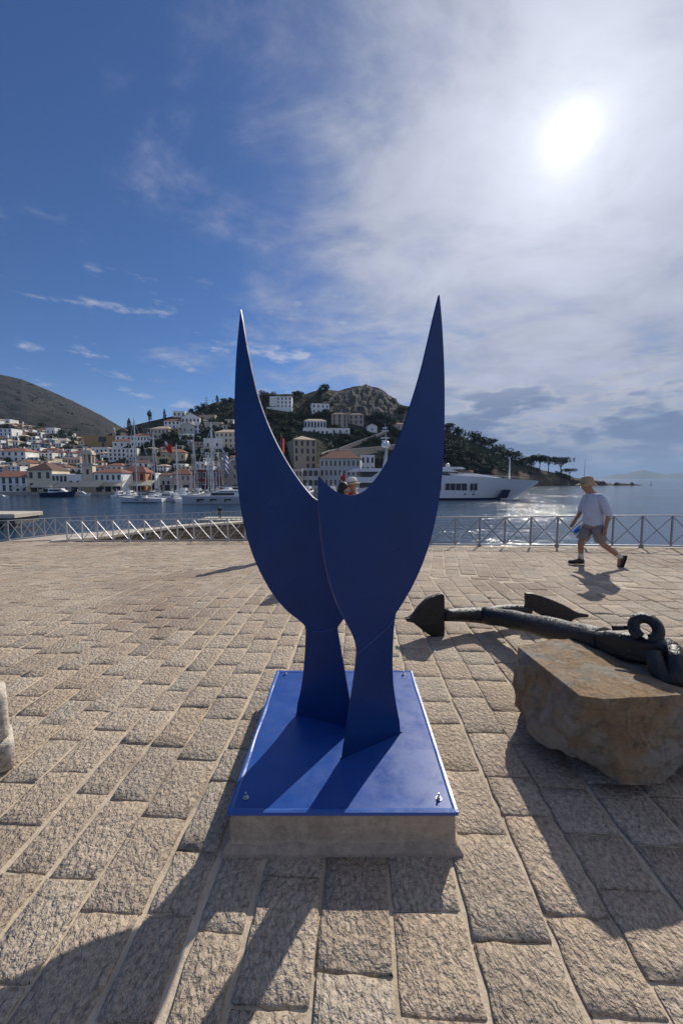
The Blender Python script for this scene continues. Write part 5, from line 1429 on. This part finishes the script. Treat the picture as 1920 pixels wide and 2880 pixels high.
# ------------------------------------------------------------------ superyacht
YY = 132.0; S = YY / FPX
g = place(985, 1403); YY = g.y; S = YY / FPX
mx_ = lambda px: (px - 985) * S
mz_ = lambda py: at_y(960, py, YY).z - WATER_Z
ya = empty('motor_yacht', g, -.03); tag(ya, 'large white motor yacht with long bow and dark windows behind the sculpture', 'yacht')
sheer = [(0, 3.4), (mx_(1040), 4.2), (mx_(1120), mz_(1338)), (mx_(1230), mz_(1337)), (mx_(1330), mz_(1341)), (mx_(1420), mz_(1347)), (mx_(1503), mz_(1352))]
keel = [(0, 0), (mx_(1425), 0), (mx_(1503), mz_(1352) - .6)]
mb = MB(); st = []; Lh = mx_(1503)
for i in range(41):
    t = i / 40; x = Lh * t
    h = interp(sheer, x); B = 10.5
    w = B / 2 * min(1, .86 + .14 * t / .2) * (1 - max(0, (t - .5) / .5) ** 2.3) + .05
    xw = min(x, 0.86 * Lh * t + .0) if t > .0 else 0
    fl_ = smooth_step(.55, 1, t)
    xb = x * (1 - .14 * t ** 2)
    wl = w * (1 - .55 * fl_)
    st.append([(xb, 0, -1.5), (xb, -wl * .9, -.4), (xb, -wl, .5), (xb + (x - xb) * .55, -(wl + (w - wl) * .5), h * .55), (x, -w, h), (x, -w + .3 if w > .35 else -w * .2, h), (x, 0, h - .7), (x, w - .3 if w > .35 else w * .2, h), (x, w, h), (xb + (x - xb) * .55, wl + (w - wl) * .5, h * .55), (xb, wl, .5), (xb, wl * .9, -.4)])
mb.rings(st, 0, True)
hu = mb.build('hull', MATS['boat_white'], ya)
mb = MB()
for i in range(36):
    a, b = st[i], st[i + 1]
    mb.add([Vector(a[1]) + Vector((0, -.05, -.2)), Vector(b[1]) + Vector((0, -.05, -.2)), Vector(b[2]) + Vector((0, -.06, .1)), Vector(a[2]) + Vector((0, -.06, .1))], [(0, 1, 2, 3)])
mb.build('boot_stripe', MATS['boat_navy'], ya)
def hull_y(x, z):
    t = x / Lh; i = min(39, int(t * 40)); a = st[i]
    return min(a[4][1], a[3][1])
for x0, x1, y0, y1 in ((1236, 1296, 1359, 1377), (1306, 1312, 1359, 1377), (1316, 1323, 1359, 1377), (1150, 1228, 1359, 1377)):
    mb = MB(); mb.b2(mx_(x0), mx_(x1), -5.30, -5.0, mz_(y1), mz_(y0)); mb.build('hull_window', MATS['boat_window'], hu)
    if x1 - x0 > 20:
        for k in range(1, 4):
            mb = MB(); xm = mx_(x0) + (mx_(x1) - mx_(x0)) * k / 4; mb.b2(xm - .12, xm + .12, -5.34, -5.28, mz_(y1), mz_(y0)); mb.build('window_mullion', MATS['boat_grey'], hu)
for px in (1248, 1258, 1292, 1315, 1200, 1170):
    mb = MB(); mb.lathe([(.28, 0), (.28, .06)], 10); o = mb.build('porthole', MATS['boat_window'], hu); o.location = (mx_(px), -5.05 if px < 1300 else -4.85, mz_(1388)); o.rotation_euler = (math.pi / 2, 0, 0)
mb = MB(); xs0 = mx_(1384); mb.add([(xs0 - .2, -4.0, mz_(1399)), (xs0 + 3.0, -3.55, mz_(1399)), (xs0 + 4.0, -3.9, mz_(1376)), (xs0 + 1.5, -4.3, mz_(1376)), (xs0 - .2, -3, mz_(1399)), (xs0 + 3.0, -2.6, mz_(1399)), (xs0 + 4.0, -3, mz_(1376)), (xs0 + 1.5, -3, mz_(1376))], [(0, 1, 2, 3), (4, 7, 6, 5), (0, 4, 5, 1), (1, 5, 6, 2), (2, 6, 7, 3), (0, 3, 7, 4)])
mb.build('anchor_pocket', MATS['boat_navy'], hu)
def deckbox(nm, x0, x1, z0, z1, b0, b1, m, par=ya, rake=0.0, rakes=0.0):
    mb = MB(); mb.add([(x0, -b0, z0), (x1, -b1, z0), (x1 - rake, -b1 * .95, z1), (x0 + rakes, -b0 * .97, z1), (x0, b0, z0), (x1, b1, z0), (x1 - rake, b1 * .95, z1), (x0 + rakes, b0 * .97, z1)], [(0, 1, 2, 3), (4, 7, 6, 5), (0, 4, 5, 1), (1, 5, 6, 2), (2, 6, 7, 3), (0, 3, 7, 4)])
    return mb.build(nm, MATS[m], par)
z1_, z2_ = mz_(1357), mz_(1342)
deckbox('main_deckhouse', mx_(1010), mx_(1150), 3.4, z1_, 4.4, 4.6, 'boat_window')
deckbox('upper_bulwark', mx_(990), mx_(1240), z1_, z2_, 5.0, 5.2, 'boat_white', rakes=-1.0)
ud = deckbox('upper_deckhouse', mx_(1014), mx_(1262), z2_, mz_(1327), 3.9, 3.6, 'boat_window', rake=2.0)
deckbox('deck_lining', mx_(1008), mx_(1060), z2_, mz_(1328), 3.7, 3.7, 'teak')
deckbox('upper_roof', mx_(975), mx_(1275), mz_(1327), mz_(1318), 4.8, 3.4, 'boat_white', rake=3.0, rakes=2.5)
deckbox('side_wing', mx_(1040), mx_(1062), z2_ - .2, mz_(1326), 5.0, 4.9, 'boat_white', rake=-3, rakes=3.0)
deckbox('forward_coaming', mx_(1240), mx_(1400), mz_(1340) - .4, mz_(1332), 3.4, 1.6, 'boat_white', rake=9)
br_ = deckbox('bridge', mx_(1090), mx_(1270), mz_(1327) + .1, mz_(1320), 3.2, 2.6, 'boat_window', rake=2)
deckbox('bridge_roof', mx_(1080), mx_(1298), mz_(1319.5), mz_(1314), 3.6, 2.4, 'boat_white', rake=1.0)
mb = MB(); mb.ell((mx_(1254), 0, mz_(1309)), .75, .75, .75, 12, 8); mb.tube([(mx_(1254), 0, mz_(1316)), (mx_(1254), 0, mz_(1310))], .25, 8); mb.build('radar_dome', MATS['boat_white'], ya, True)
mb = MB(); mb.tube([(mx_(1424), 0, mz_(1346)), (mx_(1423.5), 0, mz_(1290))], [.32, .2], 8); mb.bar((mx_(1424), -.6, mz_(1300)), (mx_(1424), .6, mz_(1300)), .12, .12); mb.build('foremast', MATS['boat_white'], ya)
mt_ = MB(); xm = mx_(1080)
mt_.tube([(xm, 0, mz_(1318)), (xm + .6, 0, mz_(1262))], [.75, .45], 8); mt_.tube([(xm + .6, 0, mz_(1262)), (xm, 0, mz_(1190))], [.3, .08], 7)
mo = mt_.build('main_mast', MATS['boat_grey'], ya)
mb = MB(); mb.ell((xm + .6, -1.2, mz_(1252)), 1.0, 1.0, 1.15, 12, 8); mb.ell((xm - .2, 1.4, mz_(1250)), .9, .9, 1.0, 12, 8); mb.build('satellite_dome', MATS['boat_white'], mo, True)
for yy_, w in ((1240, 1.1), (1232, 1.4), (1212, 1.2), (1204, .8)):
    mb = MB(); mb.bar((xm - w, 0, mz_(yy_)), (xm + w, 0, mz_(yy_)), .7, .3); mb.build('mast_platform', MATS['boat_white'], mo)
mb = MB(); mb.tube([(mx_(1160 + k * 18), -4.9 + k * .18, interp(sheer, mx_(1160 + k * 18)) + .75) for k in range(19)], .04, 4); mb.build('hand_rail', MATS['mast_metal'], ya)

# left jetty, quayside clutter, buoy
mat('dark_concrete', (.12, .11, .10), .95, var=.3, vscale=.8)
j0, j1 = at_z(-60, 1446, -3.55), at_z(77, 1446, -3.55)
je = empty('concrete_jetty', (j1.x, j1.y, WATER_Z)); tag(je, 'low concrete jetty slab over dark water at the left edge', 'jetty')
W_ = j1.x - j0.x
mb = MB(); mb.b2(-W_, 0, -2.2, 3, 1.45, 2.05); bevel(mb.build('deck_slab', MATS['coping'], je), .05, 1)
mb = MB(); mb.b2(-W_, -.3, -1.8, 2.6, .6, 1.45); mb.build('beam', MATS['dark_concrete'], je)
for x in (-W_ + .6, -W_ * .5, -1.0):
    mb = MB(); mb.b2(x - .45, x + .45, -1.5, -.6, -2, .6); mb.build('pile', MATS['dark_concrete'], je)
g = place(1829, 1364); bu = empty('buoy', g); tag(bu, 'tiny dark marker buoy on the open sea at right', 'buoy')
mb = MB(); mb.lathe([(.5, -.3), (.8, .2), (.5, .7)], 10); mb.build('float', MATS['shutter_dark'], bu)
mb = MB(); mb.lathe([(.15, .7), (.12, 2.6), (.4, 2.7), (.1, 3.4)], 8); mb.build('topmark', MATS['shutter_dark'], bu)
# ------------------------------------------------------------------ people
mat('skin', (.40, .23, .16), .6, var=.08, vscale=8); mat('skin_tan', (.30, .165, .115), .6, var=.08, vscale=8)
mat('shirt_pale_blue', (.45, .51, .63), .9, bump=.035, bscale=11, var=.06, vscale=6); mat('shorts_grey', (.20, .19, .20), .9, bump=.01, bscale=9, var=.08)
mat('hat_khaki', (.33, .27, .19), .9, bump=.004, bscale=30); mat('shoe_dark', (.045, .038, .034), .7); mat('sole', (.015, .014, .014), .7); mat('sock', (.55, .52, .48), .9)
mat('bottle_blue', (.10, .38, .80), .15, trans=.45); mat('bottle_deep', (.03, .16, .62), .3)
mat('shirt_red', (.36, .015, .025), .85, bump=.008, bscale=9); mat('hat_white', (.70, .66, .56), .9); mat('hat_band', (.30, .22, .10), .9); mat('hair_dark', (.012, .010, .010), .6, bump=.01, bscale=40); mat('top_black', (.02, .02, .024), .85); mat('trousers_dark', (.04, .042, .05), .9); mat('shirt_white', (.62, .62, .60), .9)
def skin_body(name, verts, edges, radii, root, m, parent, sub=2):
    me = bpy.data.meshes.new(name); me.from_pydata([tuple(v) for v in verts], edges, [])
    me.materials.append(m)
    o = bpy.data.objects.new(name, me); COL.objects.link(o); o.parent = parent
    o.modifiers.new('skin', 'SKIN')
    if not me.skin_vertices:
        bpy.context.view_layer.objects.active = o
        bpy.ops.mesh.customdata_skin_add()
    for i, r_ in enumerate(radii):
        sv = me.skin_vertices[0].data[i]; sv.radius = r_ if hasattr(r_, '__len__') else (r_, r_); sv.use_root = (i == root)
    o.modifiers['skin'].use_smooth_shade = True
    s = o.modifiers.new('subdivision', 'SUBSURF'); s.levels = sub; s.render_levels = sub
    return o
def ring_at(c, right, fwd, rx, ry, n=16):
    return [Vector(c) + right * (rx * math.cos(2 * math.pi * k / n)) + fwd * (ry * math.sin(2 * math.pi * k / n)) for k in range(n)]
def person(label, loc, yaw, J, m, clothes, cat='person', hat=None, hair=None, name='person'):
    """J: joints in local metres (x = facing direction, y = left side, z up)"""
    e = empty(name, loc, yaw); tag(e, label, cat)
    V = []; E = []; Rr = []
    def v(p, r_, link=None):
        V.append(Vector(p)); Rr.append(r_); i = len(V) - 1
        if link is not None: E.append((link, i))
        return i
    pel = v(J['pelvis'], .125); wst = v(J['waist'], .12, pel); che = v(J['chest'], .13, wst); nb = v(J['neck'], .058, che)
    hb = v(J['head'] - J['hd'] * .055 + J['face'] * .012, .066, nb); hm = v(J['head'] + J['hd'] * .01, .092, hb); ht = v(J['head'] + J['hd'] * .075 - J['face'] * .008, .078, hm)
    v(J['head'] + J['face'] * .112 - J['hd'] * .012, .014, hm)
    v(J['head'] + J['face'] * .088 - J['hd'] * .07, .026, hb)
    side = J['hd'].cross(J['face'])
    for s in (-1, 1): v(J['head'] + side * (.092 * s) - J['face'] * .012, .017, hm)
    for s in ('l', 'r'):
        sh = v(J['sho_' + s], .058, che); el = v(J['elb_' + s], .042, sh); wr = v(J['wri_' + s], .030, el)
        pd = (J['wri_' + s] - J['elb_' + s]).normalized()
        fw = J.get('hand_' + s, pd); sd = fw.cross(Vector((0, 1, 0)) if abs(fw.y) < .8 else Vector((1, 0, 0))).normalized(); th = sd
        palm = v(J['wri_' + s] + pd * .055, (.032, .020), wr)
        for k in range(4):
            o_ = sd * (.027 - .018 * k)
            ln = (.062, .072, .068, .052)[k]
            a = v(J['wri_' + s] + pd * .088 + o_, .0095, palm); b = v(J['wri_' + s] + pd * .088 + o_ + (pd * .75 + fw * .35).normalized() * ln * .55, .0088, a); v(V[b] + fw * ln * .5, .0078, b)
        a = v(J['wri_' + s] + pd * .035 + sd * .036, .011, palm); v(V[a] + (pd + sd * .5).normalized() * .045, .009, a)
        hp = v(J['hip_' + s], .092, pel); kn = v(J['kne_' + s], .056, hp); cf = v(J['kne_' + s].lerp(J['ank_' + s], .35), .054, kn); an = v(J['ank_' + s], .038, cf)
        v(J['toe_' + s], .032, an)
    body = skin_body('body', V, E, Rr, pel, m, e)
    # shirt: lofted torso with sleeves
    sidev = Vector((0, 1, 0)); f = Vector((1, 0, 0))
    c = clothes
    mb = MB()
    hem, ch, nk = J['hem'], J['chest'], J['neck']
    sp = [(hem, .215, .185), (J['pelvis'].lerp(hem, .3), .205, .180), (J['waist'] + f * .015, .198, .178), (ch.lerp(J['waist'], .35) + f * .012, .205, .168), (ch + Vector((0, 0, .04)), .205, .145), (ch + Vector((0, 0, .11)), .175, .115), (nk + Vector((0, 0, -.035)), .085, .075), (nk + Vector((0, 0, .0)), .066, .066)]
    w = c.get('wide', 1.0)
    mb.rings([ring_at(p, sidev, f, a * w, b * w, 18) for p, a, b in sp], 0, True)
    for s in ('l', 'r'):
        a, b = J['sho_' + s], J['elb_' + s]; q = c.get('sleeve', .9)
        pts = [ch.lerp(a, .55) + Vector((0, 0, .05)), a + Vector((0, 0, .012)), a.lerp(b, .5 * q), a.lerp(b, q)]
        if q > 1: pts = [pts[0], pts[1], a.lerp(b, .5), b, b.lerp(J['wri_' + s], q - 1)]
        mb.tube(pts, [.070, .070, .068, .070, .066][:len(pts)], 12)
    o = mb.build('shirt', MATS[c['shirt']], e, True)
    sm = o.modifiers.new('sub', 'SUBSURF'); sm.levels = 1; sm.render_levels = 2
    # shorts / trousers
    mb = MB(); lg = c.get('leg', .95)
    mb.rings([ring_at(J['pelvis'] + Vector((0, 0, z)), sidev, f, a, b, 16) for z, a, b in ((.12, .175, .15), (.0, .185, .165), (-.08, .175, .155), (-.12, .12, .10))], 0, True)
    for s in ('l', 'r'):
        a, b, k = J['hip_' + s], J['kne_' + s], J['ank_' + s]
        if lg <= 1: pts, rd = [a + Vector((0, 0, .05)), a.lerp(b, .4), a.lerp(b, lg)], [.11, .106, .098]
        else: pts, rd = [a + Vector((0, 0, .05)), a.lerp(b, .5), b, b.lerp(k, .5), b.lerp(k, .97)], [.11, .10, .082, .07, .062]
        mb.tube(pts, rd, 14)
    o = mb.build('shorts' if lg <= 1 else 'trousers', MATS[c['legs']], e, True)
    # shoes
    for s in ('l', 'r'):
        an, to = J['ank_' + s], J['toe_' + s]
        d = (J['soled_' + s] if 'soled_' + s in J else Vector((1, 0, 0))).normalized(); up = sidev.cross(d) * -1
        up = d.cross(sidev)
        if up.z < 0: up = -up
        heel = an - up * .065 - d * .055
        mb = MB(); rings_ = []
        for t, wd, hh in ((0, .030, .05), (.10, .040, .088), (.3, .044, .095), (.5, .047, .07), (.75, .050, .055), (.92, .042, .045), (1, .022, .03)):
            p = heel + d * (.285 * t)
            rings_.append([p + sidev * (wd * math.cos(a_)) + up * (hh * (.5 + .5 * math.sin(a_)) - .012) for a_ in [2 * math.pi * k / 12 for k in range(12)]])
        mb.rings(rings_, 0, True); sh_ = mb.build('shoe', MATS['shoe_dark'], e, True)
        mb = MB()
        mb.rings([[heel + d * (.29 * t - .004) + sidev * q - up * hh_ for q, hh_ in ((-wd, .012), (wd, .012), (wd, .034), (-wd, .034))] for t, wd in ((0, .032), (.3, .046), (.75, .052), (1.0, .028))], 0, True)
        mb.build('sole', MATS['sole'], sh_)
        if c.get('socks'):
            mb = MB(); mb.tube([an + (J['kne_' + s] - an).normalized() * .10, an - up * .01], [.047, .046], 12); mb.build('sock', MATS['sock'], e, True)
    H, hd, fc = J['head'], J['hd'], J['face']
    sd = hd.cross(fc)
    if hat == 'cap':
        mb = MB()
        prof = [(-.05, .112, .104), (.01, .118, .108), (.07, .112, .102), (.115, .092, .085), (.138, .05, .045), (.142, .01, .01)]
        mb.rings([ring_at(H + hd * (z + .015), fc, sd, a, b, 18) for z, a, b in prof], 0, True)
        ho = mb.build('hat', MATS['hat_khaki'], e, True)
        mb = MB()   # peak and neck flap
        for s_, L_m, dz in ((1, .085, -.012), (-1, .055, -.06)):
            for k in range(6):
                a0, a1 = -.9 + 1.8 * k / 6, -.9 + 1.8 * (k + 1) / 6
                P_ = lambda a, rr_, zz: H + hd * (.015 + zz) + fc * (math.cos(a) * rr_ * s_) + sd * (math.sin(a) * rr_ * .95)
                mb.add([P_(a0, .112, .002), P_(a1, .112, .002), P_(a1, .112 + L_m * math.cos(a1 * 1.1), dz), P_(a0, .112 + L_m * math.cos(a0 * 1.1), dz)], [(0, 1, 2, 3)])
        o = mb.build('brim', MATS['hat_khaki'], ho, True); so = o.modifiers.new('thick', 'SOLIDIFY'); so.thickness = .006
    elif hat == 'sun':
        mb = MB(); mb.rings([ring_at(H + hd * (z + .02), fc, sd, a, a * .92, 18) for z, a in ((.0, .108), (.06, .108), (.105, .09), (.125, .05), (.13, .01))], 0, True)
        ho = mb.build('hat', MATS['hat_white'], e, True)
        mb = MB(); mb.rings([ring_at(H + hd * (z + .02), fc, sd, a, a * .92, 18) for z, a in ((.008, .111), (.034, .111))], 0, False); mb.build('hat_band', MATS['hat_band'], ho, True)
        mb = MB(); mb.rings([ring_at(H + hd * (z + .02), fc, sd, a, a * .92, 18) for z, a in ((.004, .106), (-.012, .165), (-.006, .166), (.010, .108))], 0, False); mb.build('brim', MATS['hat_white'], ho, True)
    if hair:
        mb = MB()
        rot = Matrix((tuple(fc), tuple(sd), tuple(hd))).transposed()
        mb.ell(H + hd * .035 - fc * .042, .090, .101, .106, 16, 10, mat=rot)
        if hair == 'long': mb.ell(H - hd * .09 - fc * .055, .075, .095, .14, 14, 8, mat=rot)
        mb.build('hair', MATS['hair_dark'], e, True)
    return e
def V3(*a): return Vector(a)
# walking man: x of the pose = walking direction (towards the left of the picture)
MY = 7.05
foot = at_z(1640, 1591, 0.0); MY = foot.y
def MJ(px, py, side=0.0):
    p = at_y(px, py, MY); return V3(-(p.x - foot.x), side, p.z)
hd = V3(.10, 0, 1).normalized(); fc = V3(1, 0, -.18).normalized(); fc = (fc - hd * fc.dot(hd)).normalized()
J = dict(pelvis=MJ(1668, 1468), waist=MJ(1668, 1440), chest=MJ(1666, 1405), neck=MJ(1660, 1382), head=MJ(1650, 1362), hd=hd, face=fc, hem=MJ(1671, 1483),
         sho_l=MJ(1670, 1398, .19), elb_l=MJ(1684, 1444, .25), wri_l=MJ(1678, 1478, .24), sho_r=MJ(1666, 1397, -.19), elb_r=MJ(1656, 1440, -.24), wri_r=MJ(1636, 1468, -.22), hand_r=V3(.8, 0, -.5).normalized(),
         hip_l=MJ(1668, 1480, .09), kne_l=MJ(1682, 1526, .09), ank_l=MJ(1733, 1564, .09), toe_l=MJ(1729, 1590, .09),
         hip_r=MJ(1664, 1480, -.09), kne_r=MJ(1640, 1526, -.09), ank_r=MJ(1641, 1573, -.09), toe_r=MJ(1622, 1587, -.09))
J['soled_l'] = V3(.34, 0, -1).normalized(); J['soled_r'] = V3(1, 0, 0)
person('man in khaki hat, pale blue shirt and grey shorts walking along the railing', (foot.x, foot.y, 0), math.pi, J, MATS['skin_tan'], dict(shirt='shirt_pale_blue', legs='shorts_grey', leg=.86, sleeve=1.12, wide=.96, socks=True), hat='cap')
# bottle he carries in the far hand
b0 = at_y(1637, 1474, MY + .24); b1 = at_y(1614, 1499, MY + .24)
bo = empty('water_bottle', b0); tag(bo, 'blue plastic water bottle held in the walking man\'s far hand', 'bottle')
ax = b1 - b0
mb = MB(); mb.tube([ax * t for t in (0, .06, .16, .26, .6, .92, 1.0)], [.014, .014, .020, .038, .040, .040, .034], 14); mb.build('bottle_body', MATS['bottle_blue'], bo, True)
mb = MB(); mb.tube([ax * -.10, ax * .0], [.017, .017], 10); mb.build('cap', MATS['bottle_deep'], bo)
mb = MB(); mb.tube([ax * .62, ax * .97], [.0415, .0412], 14); mb.build('label_band', MATS['bottle_deep'], bo)

def standing(h=1.68, lean=0.0, arms='down', headtilt=0.0):
    k = h / 1.75
    j = dict(pelvis=V3(0, 0, .95), waist=V3(.01 + lean * .3, 0, 1.10), chest=V3(.01 + lean * .8, 0, 1.30), neck=V3(.02 + lean * 1.1, 0, 1.47), head=V3(.045 + lean * 1.5, 0, 1.60 - abs(lean) * .2), hem=V3(0, 0, .90))
    for s, y in (('l', 1), ('r', -1)):
        j['sho_' + s] = V3(lean, .185 * y, 1.40); j['hip_' + s] = V3(0, .09 * y, .90); j['kne_' + s] = V3(.02, .10 * y, .50); j['ank_' + s] = V3(0, .10 * y, .085); j['toe_' + s] = V3(.15, .11 * y, .03)
        if arms == 'down': j['elb_' + s] = V3(-.02, .24 * y, 1.12); j['wri_' + s] = V3(.05, .25 * y, .88)
        elif arms == 'hug': j['elb_' + s] = V3(.20 + lean, .20 * y, 1.18); j['wri_' + s] = V3(.38 + lean, .04 * y, 1.30)
        elif arms == 'face': j['elb_' + s] = V3(.24 + lean, .17 * y, 1.24); j['wri_' + s] = V3(.26 + lean, .06 * y, 1.47)
    for q in j: j[q] = j[q] * k
    h_ = V3(math.sin(headtilt), 0, math.cos(headtilt)); j['hd'] = h_; j['face'] = V3(math.cos(headtilt), 0, -math.sin(headtilt))
    return j
pA = at_z(990, 1583, 0); pA = Vector((at_y(1000, 1400, 6.9).x, 6.9, zg(.2, 6.9)))
person('person in red shirt and white sun hat seen through the gap between the horns', pA, math.pi - .5, standing(1.69, .02, 'face', .25), MATS['skin'], dict(shirt='shirt_red', legs='trousers_dark', leg=1.5, sleeve=.7, wide=.9), hat='sun')
pB = Vector((at_y(952, 1400, 6.72).x, 6.72, zg(.05, 6.72)))
person('person with dark hair bending close to the one in red', pB, .25, standing(1.60, .05, 'hug', .3), MATS['skin'], dict(shirt='top_black', legs='trousers_dark', leg=1.5, sleeve=.6, wide=.86), hair='long')
person('person standing behind the left horn, only the shadow shows on the paving', (-1.42, 8.46, zg(-1.42, 8.46)), 2.2, standing(1.70), MATS['skin'], dict(shirt='shirt_white', legs='trousers_dark', leg=1.5, sleeve=.8, wide=.92), hair='short')
# small far figure on the landing by the water
pq_ = at_z(619, 1461, -3.9)
ld = empty('landing_stage', (pq_.x, pq_.y, WATER_Z)); tag(ld, 'low stone landing by the water behind the far railing', 'landing')
mb = MB(); mb.b2(-2.5, 9, -1.5, 2.5, -2, 1.5); mb.build('platform', MATS['terrace_stone'], ld)
mb = MB(); mb.b2(-2.6, 9.1, -1.6, 2.6, 1.5, 1.62); mb.build('edge_slab', MATS['coping'], ld)
person('far small figure in dark clothes standing by the water beyond the left railing', (pq_.x, pq_.y, WATER_Z + 1.62), -1.2, standing(1.72), MATS['skin'], dict(shirt='top_black', legs='trousers_dark', leg=1.5, sleeve=.9, wide=.9), hair='short')

# ------------------------------------------------------------------ haze
hz = bpy.data.materials.new('haze_air'); hz.use_nodes = True
nt = hz.node_tree; nt.nodes.clear()
pvn = N(nt, 'ShaderNodeVolumePrincipled'); pvn.inputs['Color'].default_value = (.46, .68, 1.0, 1); pvn.inputs['Density'].default_value = .00006; pvn.inputs['Anisotropy'].default_value = .0
out = N(nt, 'ShaderNodeOutputMaterial'); nt.links.new(pvn.outputs[0], out.inputs['Volume'])
mb = MB(); mb.b2(-9500, 9500, -60, 13000, -9.5, 330)
ho = mb.build('haze', hz); tag(ho, 'thin bluish sea haze over the whole harbour', kind='stuff')
